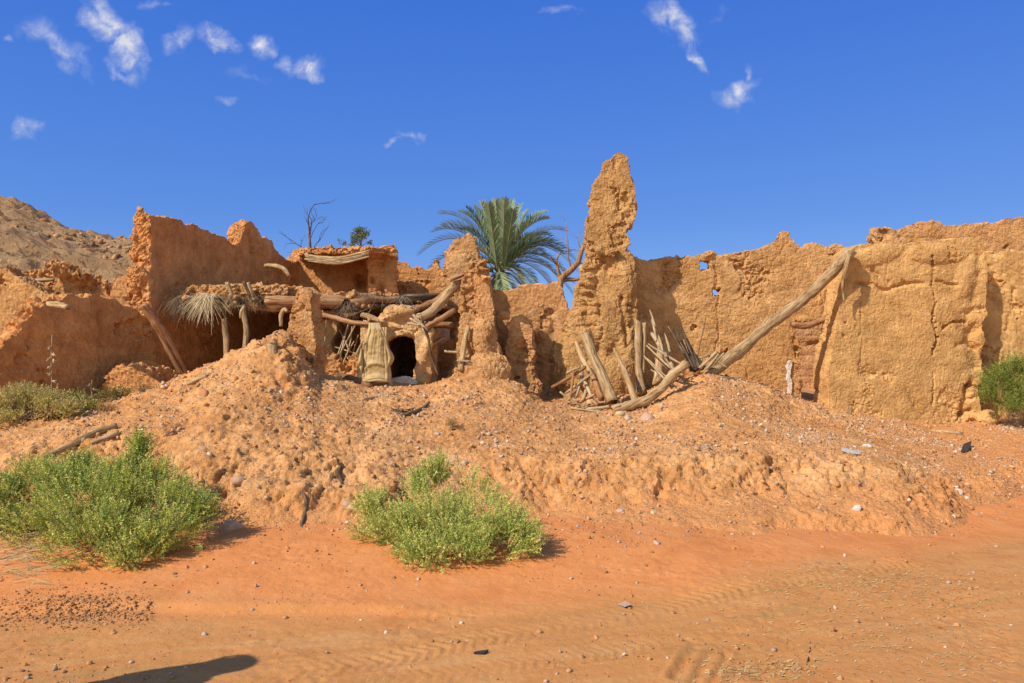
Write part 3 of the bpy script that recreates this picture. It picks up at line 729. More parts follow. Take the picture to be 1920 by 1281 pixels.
# ---- centre -------------------------------------------------------------
wall('mud_wall', 'low mud wall with a curved top below the palm', 'wall', (915, 14.0), (1070, 14.0),
     [(905, 560), (918, 541), (935, 545), (955, 545), (972, 533), (1000, 531), (1022, 532), (1038, 527), (1048, 528), (1055, 540), (1060, 560), (1068, 585), (1090, 600), (1090, 760), (905, 760)], .3, M['mud_l'], voxel=.03, amp=.7, seed=8)
wall('mud_wall', 'broken mud wall with a rounded shoulder left of the tall spire', 'wall', (925, 11.35), (1090, 11.45),
     [(915, 600), (930, 588), (955, 592), (985, 588), (1005, 577), (1020, 569), (1040, 568), (1058, 574), (1075, 582), (1088, 600), (1092, 790), (915, 790)], .4, M['mud_rubble'], voxel=.03, amp=.9, batter=.04, seed=9,
     holes=[[(942, 690), (962, 692), (966, 706), (945, 708)]], carve=[([(1035, 590), (1040, 620)], .06, .05), ([(1000, 640), (1008, 720)], .08, .10), ([(1038, 715), (1050, 730)], .1, .1)])
wall('mud_pillar', 'stubby round-topped mud pillar between the tall pillar and the spire', 'pillar', (940, 10.8), (1010, 10.75),
     [(952, 606), (962, 594), (978, 590), (990, 596), (997, 612), (1000, 650), (1003, 690), (1012, 735), (1012, 790), (938, 790), (944, 700), (948, 650)], .4, M['mud_rubble'], voxel=.0192, amp=.9, batter=.05, seed=10,
     carve=[([(975, 655), (1002, 662)], .03, .08), ([(965, 682), (1002, 684)], .025, .06), ([(950, 625), (946, 645)], .05, .10)],
     lumps=[(985, 735, .15, .25, .25, .12), (940, 590, -.1, .12, .3, .05)])
wall('mud_pillar', 'tall broken mud pillar with layered top supporting the slanting roof beams', 'pillar', (840, 10.45), (960, 10.45),
     [(866, 530), (870, 512), (874, 500), (871, 494), (880, 490), (893, 486), (904, 484), (914, 488), (918, 500), (916, 512), (921, 530), (922, 560), (928, 600), (930, 625), (937, 650), (941, 668), (950, 690), (962, 712), (968, 790), (838, 790), (842, 735), (852, 700), (856, 660), (860, 610), (864, 560)],
     .42, M['mud_rubble'], voxel=.0192, amp=.7, batter=.08, seed=11,
     lumps=[(905, 492, .03, .11, .14, .035), (900, 505, .05, .13, .14, .03), (912, 520, .03, .08, .14, .035), (905, 700, .05, .42, .36, .3), (880, 722, .1, .5, .4, .2), (905, 640, -.05, .2, .2, .4)],
     carve=[([(884, 600), (880, 690)], .018, .05), ([(935, 630), (925, 640)], .06, .10), ([(893, 498), (918, 499)], .02, .06)])
wall('plaster_wall', 'upright wall strip of smooth mud plaster split by narrow dark slits beside the tall pillar', 'wall', (830, 11.0), (885, 10.95),
     [(864, 575), (872, 545), (884, 540), (886, 790), (836, 790), (838, 700), (846, 690), (850, 660), (856, 610)], .25, M['mud_r'], voxel=.0177, amp=.4, seed=12,
     carve=[([(868, 570), (864, 640), (861, 700)], .016, .08), ([(878, 560), (875, 690)], .012, .06)])
wall('mud_pillar', 'worn mud stump in the dark gap right of the arched opening', 'pillar', (815, 11.3), (860, 11.3),
     [(822, 660), (832, 640), (845, 632), (856, 650), (858, 790), (815, 790), (818, 700)], .3, M['mud_rubble'], voxel=.0199, amp=1., seed=13)
wall('mud_tower', 'round-topped stump of a mud tower in front of the palm', 'tower', (825, 13.6), (905, 13.6),
     [(828, 500), (832, 480), (838, 462), (848, 449), (862, 442), (876, 439), (887, 444), (893, 456), (897, 475), (900, 500), (903, 800), (822, 800)], .65, M['mud_rubble'], voxel=.03, amp=1.1, batter=.12, seed=14,
     lumps=[(862, 500, .1, .3, .2, .3)])
wall('mud_wall', 'jagged low wall with a small pointed tip behind the roof poles', 'wall', (740, 16.0), (840, 16.0),
     [(700, 500), (742, 489), (758, 489), (770, 499), (785, 499), (800, 507), (810, 504), (813, 492), (817, 483), (822, 494), (828, 505), (842, 512), (905, 505), (905, 780), (700, 780)], .35, M['mud_l'], voxel=.0251, amp=.8, seed=15)
# ---- room with the overhanging roof ------------------------------------
wall('mud_wall', 'back wall of the roofless upper room with two small niches', 'wall', (555, 15.3), (720, 15.3),
     [(540, 478), (560, 480), (600, 472), (640, 470), (700, 468), (730, 470), (730, 780), (540, 780)], .35, M['mud_l'], voxel=.0251, amp=.6, seed=16, carve=[([(671, 525), (675, 530)], .09, .25), ([(697, 524), (698, 526)], .08, .25)])
wall('mud_pillar', 'pair of ribbed mud piers carrying the right end of the sagging roof', 'pillar', (688, 14.4), (750, 14.5),
     [(690, 480), (700, 470), (715, 462), (730, 458), (738, 463), (744, 480), (746, 500), (747, 780), (688, 780), (688, 520)], .5, M['mud_l'], voxel=.0207, amp=.9, seed=17, bands=1.,
     carve=[([(716, 478), (714, 560)], .05, .16), ([(698, 525), (699, 528)], .045, .2)])
def slab(name, label, cat, plan, zlo, zhi, mat, voxel=.03, amp=1., parent=None, seed=0, tilt=0.):
    """a horizontal mud layer with the given plan (x, y) corners"""
    n = len(plan); cx = sum(p[0] for p in plan)/n; cy = sum(p[1] for p in plan)/n
    V = [(px, py, zlo+tilt*(px-cx)) for px, py in plan]+[(px, py, zhi+tilt*(px-cx)) for px, py in plan]
    fill = tessellate_polygon([[Vector((px, py, 0)) for px, py in plan]])
    Fc = [tuple(t) for t in fill]+[tuple(i+n for i in t) for t in fill]+[(i, (i+1) % n, (i+1) % n+n, i+n) for i in range(n)]
    me = temp_remesh(V, Fc, voxel); C = coords(me); N = normals(me); ns = C+seed*7.7
    wp = ns+.08*np.stack([fbm(ns, 3, 3, 1), fbm(ns, 3, 3, 2), fbm(ns, 3, 3, 3)], 1)
    D = .08*amp*fbm(wp, 2.2, 4, 51)+.045*amp*chunks(wp*5, 3)+.04*amp*chunks(wp*12, 4)+.016*amp*chunks(wp*26, 5)
    C2 = (C+N*D[:, None])-np.array([cx, cy, zlo])
    me.vertices.foreach_set('co', C2.astype(np.float32).ravel()); me.polygons.foreach_set('use_smooth', np.zeros(len(me.polygons), dtype=bool)); me.update(); me.name = name
    me.materials.clear()
    o = add(name, me, mat, None, (cx, cy, zlo))
    if parent: o.parent = parent; o.location = Vector((cx, cy, zlo))-parent.location
    else: tag(o, label, cat, None, 'thing')
    return o
def xz(u, Z): return ((u-CX)/F*Z, Z)
# ---- left side ------------------------------------------------------------
wall('shaded_wall', 'shaded mud wall with a broken sloping top at the far left', 'wall', (-60, 8.8), (290, 11.0),
     [(-90, 760), (-60, 700), (-20, 668), (4, 652), (14, 634), (30, 630), (40, 604), (56, 596), (64, 574), (82, 572), (94, 556), (118, 560), (136, 549), (158, 556), (182, 547), (206, 560), (222, 556), (238, 572), (258, 576), (270, 590), (284, 593), (292, 602), (300, 700), (300, 800), (-90, 800)],
     .34, M['mud_l'], voxel=.03, amp=.95, batter=.04, seed=18, carve=[([(255, 640), (268, 655)], .10, .08), ([(70, 600), (62, 640)], .05, .04), ([(190, 590), (195, 640)], .04, .03), ([(20, 690), (60, 692)], .03, .03)])
wall('mud_wall', 'sunlit mud wall with a notched top at the left edge', 'wall', (-100, 11.2), (120, 11.2),
     [(-200, 500), (-60, 505), (0, 502), (14, 499), (20, 508), (38, 520), (58, 532), (80, 545), (100, 552), (130, 560), (140, 800), (-200, 800)], .35, M['mud_r'], voxel=.0244, amp=.9, seed=19)
wall('mud_wall', 'shaded back wall showing through the notch above a bare pole', 'wall', (15, 13.4), (125, 13.6),
     [(10, 500), (30, 508), (55, 505), (75, 502), (90, 490), (104, 487), (118, 492), (125, 700), (10, 700)], .3, M['mud_l'], voxel=.0251, amp=.9, seed=20)
wall('rubble_heap', 'heap of broken mud with flat slabs on top of the shaded wall', 'rubble heap', (80, 11.6), (235, 11.6),
     [(78, 620), (92, 560), (100, 530), (104, 518), (120, 512), (134, 506), (150, 512), (165, 522), (185, 538), (205, 552), (228, 566), (240, 640), (240, 800), (78, 800)], .55, M['mud_rubble'], voxel=.03, amp=1.5, seed=21,
     lumps=[(122, 510, .1, .24, .28, .035), (115, 500, .05, .10, .16, .05), (143, 499, .05, .10, .14, .07), (158, 517, .1, .13, .18, .04)])
wall('mud_wall', 'rounded sunlit buttress at the foot of the tall broken wall', 'wall', (195, 11.25), (292, 11.25),
     [(196, 560), (206, 530), (216, 516), (235, 511), (255, 510), (268, 506), (284, 508), (290, 600), (290, 800), (192, 800)], .4, M['mud_rubble'], voxel=.03, amp=1., seed=22)
wall('tall_broken_wall', 'tall shaded mud wall descending in steps with a pointed stub near its middle', 'wall', (285, 11.0), (575, 15.6),
     [(283, 404), (292, 402), (304, 405), (322, 408), (341, 411), (349, 419), (362, 417), (376, 422), (392, 430), (402, 437), (420, 441), (434, 452), (444, 458), (452, 452), (457, 436), (462, 420), (469, 413), (477, 416), (485, 426), (490, 440), (496, 446), (503, 444), (511, 449), (517, 462),
      (525, 472), (535, 482), (546, 488), (556, 490), (564, 482), (572, 470), (580, 466), (595, 470), (595, 800), (283, 800)],
     .30, M['mud_l'], voxel=.0236, amp=.75, batter=.02, seed=23, lumps=[(466, 440, -.22, .10, .2, .2), (287, 440, -.16, .06, .2, .4), (284, 480, -.18, .07, .22, .2), (284, 530, -.18, .1, .22, .3)],
     carve=[([(474, 450), (478, 580)], .05, .03), ([(500, 540), (506, 560)], .05, .05), ([(410, 493), (416, 498)], .04, .04)])
wall('mud_pillar', 'leaning mud pillar standing on the crest of the mound', 'pillar', (520, 9.62), (600, 9.48),
     [(546, 548), (551, 540), (561, 537), (571, 540), (579, 548), (582, 580), (586, 620), (588, 660), (590, 760), (462, 760), (470, 700), (494, 668), (514, 648), (528, 626), (537, 604), (542, 575)],   .34, M['mud_rubble'], voxel=.0177, amp=.62, batter=.08, seed=24,
     lumps=[(548, 680, .0, .16, .2, .24)])
wall('plaster_column', 'slim pale plastered column in the shade under the flat roof', 'column', (600, 11.6), (640, 11.6),
     [(600, 598), (632, 598), (634, 620), (626, 628), (625, 660), (629, 780), (600, 780)], .22, M['mud_oven'], voxel=.0192, amp=.5, seed=25,
     lumps=[(604, 588, 0, .07, .12, .06), (620, 586, 0, .09, .13, .06), (632, 590, 0, .06, .1, .05)])
wall('rubble_heap', 'shaded heap of fallen earth between the leaning pillar and the hanging cloth', 'rubble heap', (585, 10.4), (690, 10.6),
     [(586, 668), (600, 660), (616, 662), (640, 676), (655, 685), (668, 672), (690, 660), (700, 780), (582, 780)], .9, M['mound'], voxel=.0251, amp=1.7, seed=26)
wall('rubble_heap', 'low shaded rubble heap at the foot of the left wall', 'rubble heap', (180, 9.9), (320, 9.9),
     [(180, 745), (200, 700), (215, 686), (235, 684), (262, 690), (280, 700), (300, 715), (315, 730), (320, 800), (180, 800)], .8, M['mound'], voxel=.0251, amp=1.7, seed=27)
# ---- arched oven-like opening -------------------------------------------
oven = wall('mud_doorway', 'low arched mud doorway with a black opening and whitened sill', 'doorway', (665, 10.45), (812, 10.45),
     [(670, 740), (673, 690), (677, 640), (682, 617), (690, 604), (704, 596), (713, 583), (728, 577), (742, 572), (756, 576), (772, 584), (782, 598), (794, 607), (801, 622), (805, 650), (809, 690), (812, 740), (812, 790), (670, 790)],
     .42, M['mud_oven'], voxel=.02, amp=.55, seed=28, edge=.9,
     holes=[[(722, 640), (735, 632), (756, 629), (774, 633), (778, 646), (779, 712), (722, 714)]],
     boxes=[(680, 605, 815, 740, -2.7, -2.55), (680, 600, 815, 618, -2.6, -.38), (680, 600, 708, 740, -2.6, -.38), (790, 600, 815, 740, -2.6, -.38)],
     lumps=[(706, 601, .08, .13, .16, .05), (742, 588, -.12, .3, .22, .12), (752, 616, -.03, .26, .08, .05), (793, 670, -.03, .085, .09, .42), (752, 722, .0, .24, .1, .06), (697, 650, -.02, .14, .06, .4), (794, 715, .0, .1, .12, .12)],
     carve=[([(735, 621), (750, 619), (775, 623), (782, 618)], .015, .05), ([(775, 620), (776, 640)], .012, .02)])
sill = wall('sill', None, None, (728, 10.38), (778, 10.38), [(726, 711), (740, 709), (776, 710), (786, 720), (726, 724)], .22, None, voxel=.02, amp=.5, parent=oven, seed=29)
mw, ntw, bw = material('lime_white'); pos_ = ntw.new('ShaderNodeNewGeometry').outputs['Position']
ntw.l.new(ntw.ramp(ntw.noise(pos_, 14, 6, .65), [(.35, (.60, .40, .28)), (.55, (.72, .60, .52)), (.7, (.78, .72, .68))]), bw.inputs['Base Color']); ntw.l.new(ntw.bump(ntw.noise(pos_, 40, 6, .7), .6, .02), bw.inputs['Normal'])
M['lime'] = mw; sill.data.materials.append(mw)
# peeling whitewash strip beside the right doorway
rw = bpy.data.objects['ruined_wall']
lw = wall('whitewash', None, None, (1470, 11.972), (1500, 11.972), [(1473, 684), (1480, 677), (1489, 675), (1484, 690), (1482, 705), (1486, 720), (1485, 738), (1481, 746), (1477, 738), (1478, 722), (1475, 712), (1477, 698)], .045, M['lime'], voxel=.011, amp=.25, parent=rw, seed=30)
#@@TIMBER
# ================================================================== TIMBER
def log(name, label, cat, pts, r, mat=None, group=None, n=9, rough=.07, sub=5, parent=None, jag=True, bow=0.0):
    """a tree limb along world points; local Z runs along it so that the grain does too"""
    mat = mat or M['wood']
    P = [Vector(p) for p in pts]
    if len(P) == 2 and bow:
        mid = (P[0]+P[1])/2; dd = (P[1]-P[0]); s = dd.cross(Vector((0, 1, 0)));
        if s.length > 1e-6: mid = mid+s.normalized()*bow*dd.length
        P = [P[0], mid, P[1]]
    Q = []
    for i in range(len(P)-1):                       # Catmull-Rom
        p0, p1, p2, p3 = P[max(i-1, 0)], P[i], P[i+1], P[min(i+2, len(P)-1)]
        for j in range(sub):
            t = j/sub
            Q.append(.5*((2*p1)+(p2-p0)*t+(2*p0-5*p1+4*p2-p3)*t*t+(3*p1-p0-3*p2+p3)*t*t*t))
    Q.append(P[-1])
    R = list(r) if hasattr(r, '__len__') else [r, r]
    rad = [float(np.interp(i/(len(Q)-1), np.linspace(0, 1, len(R)), R))*(1+random.uniform(-.06, .06)) for i in range(len(Q))]
    zax = (P[-1]-P[0]).normalized(); rot = zax.to_track_quat('Z', 'Y'); inv = rot.inverted()
    L = [inv @ (q-P[0]) for q in Q]
    kn = rad[0]*.12
    L = [l+Vector((random.uniform(-kn, kn), random.uniform(-kn, kn), 0)) for l in L]
    m = MB(); m.tube(L, rad, n, rough, True)
    if jag:
        for i in list(range(n))+list(range(len(m.v)-n, len(m.v))): m.v[i].z += random.uniform(-.5, .5)*rad[0]
    o = m.build(name, mat); o.rotation_mode = 'QUATERNION'; o.rotation_quaternion = rot; o.location = P[0]
    if parent: o.parent = parent; o.location = P[0]-parent.location
    elif label: tag(o, label, cat, group, 'thing')
    return o
def px(r, Z): return r/F*Z
def ulog(name, label, cat, pts, rpx, **kw):
    return log(name, label, cat, [at(*p) for p in pts], [px(x, pts[0][2]) for x in (rpx if hasattr(rpx, '__len__') else [rpx])*(1 if hasattr(rpx, '__len__') else 2)], **kw)

# the long pole leaning on the right-hand wall
big = ulog('leaning_log', 'long pale weathered log leaning against the broken right-hand wall', 'log',
           [(1322, 706, 10.75), (1345, 688, 10.85), (1375, 667, 10.95), (1402, 645, 11.05), (1428, 620, 11.15), (1455, 600, 11.22), (1490, 574, 11.3), (1520, 548, 11.35), (1552, 518, 11.36), (1578, 490, 11.36), (1597, 470, 11.36)],
           [10, 12.5, 12, 11, 11, 11.5, 11, 11, 11.5, 12, 10], n=12, sub=4)
ulog('hanging_stick', 'split stick hanging from the upper end of the long leaning log', 'stick', [(1592, 478, 11.25), (1586, 505, 11.22), (1580, 535, 11.3), (1583, 566, 11.33)], [5, 4.5, 3, 1.2])
ulog('lintel_log', 'short dark log under the mud above the broken doorway', 'log', [(1486, 608, 11.86), (1508, 611, 11.88), (1528, 606, 11.9), (1562, 592, 11.95)], [6, 7, 6, 5], mat=M['wood_r'])
# the cluster of dead timber under the spire
ulog('wooden_post', 'thick pale post leaning on the foot of the tall spire', 'post', [(1097, 629, 10.55), (1118, 682, 10.25), (1148, 752, 9.85)], [9.5, 9, 11], n=12)
ulog('wooden_post', 'thin dark pole left of the thick post leaning on the spire', 'post', [(1081, 642, 10.6), (1092, 672, 10.4), (1108, 700, 10.2)], [4, 4.5, 4])
ulog('wooden_post', 'brown pole bending behind the thick leaning post', 'post', [(1098, 688, 10.3), (1112, 705, 10.2), (1128, 748, 9.95)], [5, 6, 6.5], mat=M['wood_r'])
ulog('pointed_stake', 'pointed splintered stake tilting between the leaning post and the upright forked post', 'stake', [(1151, 653, 10.4), (1168, 690, 10.25), (1182, 725, 10.1), (1196, 766, 9.95)], [1.5, 5, 6.5, 7])
fk = ulog('forked_post', 'upright pale post split into two prongs at its top', 'post', [(1196, 603, 10.8), (1197, 650, 10.72), (1198, 700, 10.6), (1203, 738, 10.4)], [7, 7, 6.5, 10], n=11)
pr = ulog('prong', None, None, [(1207, 606, 10.8), (1207.5, 640, 10.76), (1206, 672, 10.7), (1206, 700, 10.62)], [4.2, 3.6, 3.2, 3.5])
pr.parent = fk; bpy.context.view_layer.update(); pr.matrix_parent_inverse = fk.matrix_world.inverted()
ulog('curved_log', 'curved log lying across the foot of the dead timber pile', 'log', [(1150, 768, 9.75), (1182, 760, 9.8), (1215, 748, 9.85), (1240, 728, 9.95), (1262, 702, 10.05), (1288, 682, 10.1)], [8, 9, 9.5, 9, 9, 8.5], n=11)
ulog('wooden_post', 'short grey upright post right of the two-pronged post', 'post', [(1240, 648, 10.9), (1236, 680, 10.8), (1232, 720, 10.55)], [6, 8, 8])
bl = [((1218, 580), (1228, 612), 2), ((1222, 625), (1262, 690), 5), ((1235, 630), (1250, 670), 3.5), ((1247, 625), (1256, 660), 2.5), ((1212, 648), (1275, 705), 2.2), ((1215, 645), (1290, 690), 2.2),
      ((1195, 655), (1245, 710), 2), ((1204, 662), (1262, 718), 2), ((1228, 672), (1284, 712), 2.4), ((1245, 670), (1280, 705), 3), ((1216, 690), (1268, 726), 2), ((1240, 640), (1266, 700), 3), ((1222, 600), (1230, 640), 2.5)]
for i, (a, b, r) in enumerate(bl):
    za = 10.75+random.uniform(-.1, .12); zb = 10.25+random.uniform(-.1, .12)
    ulog('dry_stick', 'bleached dry stick in the tangle between the forked post and the curved log', 'stick', [(*a, za), ((a[0]+b[0])/2+random.uniform(-2, 2), (a[1]+b[1])/2, (za+zb)/2), (*b, zb)], [r*.6, r, r*.9], mat=M['twig'], group='sticks in the timber tangle', n=6, sub=3)
bl = [((1253, 612), (1302, 694), 2.5), ((1268, 626), (1300, 690), 3), ((1276, 612), (1306, 694), 4), ((1285, 632), (1312, 690), 4.5), ((1278, 640), (1296, 694), 4), ((1272, 645), (1318, 692), 3), ((1290, 650), (1320, 688), 3), ((1295, 660), (1302, 696), 4), ((1262, 610), (1275, 640), 1.6)]
for i, (a, b, r) in enumerate(bl):
    ulog('dark_stick', 'dark dry stick in the upright bundle beside the foot of the leaning log', 'stick', [(*a, 11.45), ((a[0]+b[0])/2+random.uniform(-3, 3), (a[1]+b[1])/2, 11.2), (*b, 10.95)], [r*.5, r, r], mat=M['twig_d'], group='sticks in the dark bundle', n=6, sub=3)
ulog('dry_stalk', 'single long thin stem curving up in front of the right-hand wall', 'stalk', [(1308, 668, 11.2), (1314, 640, 11.3), (1321, 610, 11.4), (1324, 590, 11.45)], [1.1, 1.0, .8, .5], mat=M['twig_d'], n=5)
for i, (a, b, r) in enumerate([((1312, 690), (1344, 660), 3), ((1325, 692), (1347, 664), 3), ((1330, 668), (1364, 690), 1.8), ((1312, 672), (1330, 666), 2.4), ((1332, 690), (1358, 662), 2.2)]):
    ulog('dry_stick', 'short grey stick lying crosswise at the foot of the long leaning log', 'stick', [(*a, 10.62), (*b, 10.6)], r, mat=M['twig'], group='short sticks at the foot of the leaning log', n=6)
bl = [((1035, 726), (1098, 688), 3.5), ((1062, 700), (1085, 690), 2.6), ((1092, 684), (1080, 745), 3), ((1076, 690), (1070, 745), 2.5), ((1098, 712), (1066, 750), 3), ((1104, 705), (1092, 752), 3.5), ((1085, 720), (1120, 760), 4), ((1060, 738), (1110, 700), 3), ((1088, 700), (1112, 756), 4), ((1070, 760), (1115, 740), 3), ((1050, 735), (1088, 760), 2.5)]
for i, (a, b, r) in enumerate(bl):
    za = 10.35+random.uniform(-.15, .1); zb = 10.1+random.uniform(-.15, .1)
    ulog('dry_stick', 'brown stick in the jumble left of the thick leaning post', 'stick', [(*a, za), ((a[0]+b[0])/2+random.uniform(-3, 3), (a[1]+b[1])/2+random.uniform(-2, 2), (za+zb)/2), (*b, zb)], [r*.8, r, r*.8], mat=M['twig'] if i % 3 else M['wood_r'], group='sticks in the jumble under the spire', n=6, sub=3)
for i, (a, b, r) in enumerate([((1066, 748), (1110, 780), 2.2), ((1082, 758), (1128, 772), 3), ((1070, 765), (1150, 776), 2), ((1100, 768), (1150, 762), 3.5), ((1022, 735), (1010, 700), 2.5), ((1027, 722), (1014, 690), 2)]):
    p0 = hit(a[0], a[1]+3, 8.6); ulog('broken_branch', 'broken branch among the stones below the thick leaning post', 'branch', [(*a, p0.y), (*b, p0.y-.02)], r, mat=M['twig'], group='branches below the leaning post', n=6)
# ---- centre beams ---------------------------------------------------------
ulog('roof_beam', 'thickest slanting beam resting on the top of the tall broken pillar', 'beam', [(784, 596, 10.45), (805, 588, 10.55), (828, 566, 10.7), (850, 540, 10.82), (876, 514, 10.9)], [7, 9, 9.5, 9.5, 8], n=11)
ulog('roof_beam', 'thin dark beam end tucked under the thickest slanting beam', 'beam', [(846, 524, 10.75), (870, 514, 10.75)], [5, 4], mat=M['wood_r'])
ulog('roof_beam', 'reddish pole slanting behind the thickest slanting beam', 'beam', [(774, 583, 10.7), (795, 574, 10.75), (822, 561, 10.8), (848, 538, 10.85)], [6, 6, 6, 5], mat=M['wood_r'])
ulog('roof_beam', 'split reddish beam slanting down to the arched doorway', 'beam', [(852, 582, 10.55), (826, 598, 10.5), (796, 616, 10.42)], [5, 5.5, 5.5], mat=M['wood_r'])
ulog('roof_beam', 'short level beam stub behind the arched doorway', 'beam', [(800, 612, 10.8), (825, 610, 10.85), (850, 611, 10.9)], [6, 6.5, 6.5], mat=M['wood_r'])
ulog('dry_branch', 'crooked reddish branch right of the arched doorway', 'branch', [(806, 652, 10.6), (818, 641, 10.65), (834, 633, 10.7)], [4, 4, 2.5], mat=M['wood_r'])
ulog('dry_branch', 'thin dark branch trailing down the right side of the arched doorway', 'branch', [(790, 600, 10.2), (802, 630, 10.22), (806, 655, 10.2), (812, 680, 10.2), (822, 704, 10.15)], [3.5, 2.5, 2, 2, 1], mat=M['wood_d'])
for i, (a, b) in enumerate([((775, 590), (802, 620)), ((770, 598), (796, 614)), ((778, 600), (800, 632)), ((764, 606), (788, 610))]):
    ulog('dry_stick', 'grey stick poking out over the right shoulder of the arched doorway', 'stick', [(*a, 10.2), (*b, 10.12)], [2.5, 1.2], mat=M['twig'], group='sticks on the doorway shoulder', n=6)
ulog('wooden_plank', 'narrow grey plank standing against the tall broken pillar', 'plank', [(878, 612, 10.45), (870, 650, 10.35), (864, 695, 10.2)], [4, 4.5, 5], n=6)
ulog('wooden_plank', 'thin split lath beside the narrow grey plank', 'plank', [(873, 614, 10.5), (866, 650, 10.4), (861, 692, 10.25)], [2, 2.2, 2.4], n=5)
ulog('crossbar', 'upper short stick nailed across the narrow grey plank', 'stick', [(834, 659, 10.32), (860, 661, 10.3)], [2.6, 2.2], mat=M['twig'], n=6)
ulog('crossbar', 'lower short stick nailed across the narrow grey plank', 'stick', [(857, 676, 10.2), (882, 678, 10.2)], [2.2, 2.4], mat=M['twig'], n=6)
# ---- shelter roofs ----------------------------------------------------------
def roof(name, label, plan, zlo, zhi, seed, poles, beams, thatch=()):
    cx = sum(p[0] for p in plan)/len(plan); cy = sum(p[1] for p in plan)/len(plan)
    root = empty(name, (cx, cy, zlo), label, 'roof')
    slab('mud_layer', None, None, plan, zlo+.02, zhi, M['mud_rubble'], .024, 1.0, root, seed)
    for (p0, p1, r) in poles:
        log('pole', None, None, [p0, (Vector(p0)+Vector(p1))/2+Vector((0, 0, random.uniform(-.02, .02))), p1], [r, r*1.05, r*.85], mat=random.choice([M['wood_d'], M['wood_r'], M['wood_d']]), n=7, sub=3, parent=root)
    for (p0, p1, r, mt) in beams:
        log('beam', None, None, [p0, (Vector(p0)+Vector(p1))/2+Vector((0, 0, random.uniform(-.02, .03))), p1], [r, r*1.08, r*.9], mat=mt, n=10, sub=4, parent=root)
    return root
# left shelter
pl1 = [xz(338, 11.3), xz(420, 10.95), xz(540, 11.0), xz(590, 13.2), xz(575, 15.2), xz(548, 15.1), xz(470, 13.4)]
zA = 2.28
poles = []
for i in range(17):
    t = i/16; u0 = 345+t*190; a = Vector((*xz(u0, 10.85+.1*math.sin(i*2.1)), zA-.04+random.uniform(-.02, .02)))
    poles.append((a, a+Vector((.55+.2*t, 2.6, .02)), .032+random.uniform(-.008, .010)))
r1 = roof('flat_roof', 'sagging flat mud roof on dark poles with straw hanging from its left end', pl1, zA, zA+.16, 61, poles,
          [(at(335, 570, 11.3), at(540, 577, 11.2), .065, M['wood_d']), (at(455, 571, 10.95), at(545, 580, 10.95), .055, M['wood_r']), (at(500, 563, 10.75), at(592, 565, 10.75), .068, M['wood_r'])])
# straw fringe
def straw_tuft(parent, cu, cv, Z, n, spread, length, cols, name='straw_fringe', droop=1.):
    V = []; Fc = []; T = []
    for i in range(n):
        p = at(cu+random.gauss(0, spread), cv+random.uniform(-7, 4), Z+random.uniform(-.05, .2))
        d = Vector((random.gauss(-.05, .75), -random.uniform(.15, .7), random.gauss(-.3, .4)*droop)).normalized()
        L = length*random.uniform(.25, 1.25); w = .004; c = random.choice(cols); k = random.uniform(.7, 1.15)
        s = Vector((1, .2, 0))*w; b0 = len(V)
        for j in range(4):
            t = j/3; q = p+d*L*t+Vector((0, 0, -.55*L*t*t*droop)); V += [q-s*(1-.7*t), q+s*(1-.7*t)]; T += [sc(c, k)]*2
        for j in range(3): Fc.append((b0+2*j, b0+2*j+1, b0+2*j+3, b0+2*j+2))
    V = [v-parent.location for v in V]
    me = mesh_np(name, np.array([tuple(v) for v in V]), Fc); colattr(me, np.array(T)); return add(name, me, M['straw'], parent)
straw_tuft(r1, 386, 556, 10.78, 210, 8, .30, [(.74, .56, .32), (.66, .46, .22), (.80, .66, .44)])
straw_tuft(r1, 432, 560, 10.85, 260, 24, .15, [(.25, .16, .08), (.36, .24, .12)], 'brushwood')
straw_tuft(r1, 350, 560, 11.0, 420, 13, .24, [(.20, .13, .08), (.28, .19, .11), (.14, .09, .06)], 'brushwood')
straw_tuft(r1, 490, 560, 10.85, 260, 24, .16, [(.18, .11, .06), (.30, .19, .10)], 'brushwood')
for i, (a, b, r) in enumerate([((426, 530), (437, 555), 4), ((457, 528), (470, 556), 3.6), ((465, 530), (476, 560), 3), ((472, 545), (490, 572), 3), ((445, 565), (428, 575), 3.5), ((460, 573), (425, 578), 2.6)]):
    ulog('roof_stick', 'stick end poking out of the mud on the straw-fringed roof', 'stick', [(*a, 10.8), (*b, 10.85)], [r, r*.9], mat=M['wood_d'] if i % 2 else M['twig'], group='sticks poking from the left roof', n=7)
ulog('wooden_post', 'straight grey post standing in the shade under the straw-fringed roof', 'post', [(420, 598, 10.9), (424, 640, 10.85), (427, 690, 10.8)], [5, 5.5, 5])
ulog('wooden_post', 'crooked pale post with a hooked top under the straw-fringed roof', 'post', [(458, 574, 10.55), (457, 590, 10.55), (462, 620, 10.5), (459, 660, 10.4)], [3, 4.5, 5, 5])
ulog('wooden_hook', 'pale curved stick hooked over the crooked post', 'stick', [(458, 575, 10.45), (452, 584, 10.43), (451, 596, 10.45)], [2.4, 2.6, 2], mat=M['twig'])
ulog('curved_stick', 'pale bent stick leaning on the left flank of the leaning pillar', 'stick', [(527, 612, 9.7), (527, 592, 9.7), (533, 580, 9.68), (538, 584, 9.66)], [3.5, 4, 4, 3])
ulog('leaning_log', 'dark log leaning in the shade against the left wall', 'log', [(268, 572, 10.0), (290, 602, 10.1), (312, 640, 10.25), (345, 702, 10.45)], [8, 9, 9.5, 9], mat=M['wood_r'], n=11)
ulog('curved_pole', 'pale bent pole end jutting from the tall shaded wall', 'pole', [(497, 498, 13.15), (510, 498, 13.1), (526, 501, 13.0), (536, 508, 12.95), (542, 518, 12.92)], [3.5, 4, 4.2, 4, 3.2])
ulog('wooden_peg', 'short plank stub jutting from the top of the shaded left wall', 'peg', [(92, 570, 9.45), (110, 572, 9.4), (127, 576, 9.3)], [6, 6.5, 5])
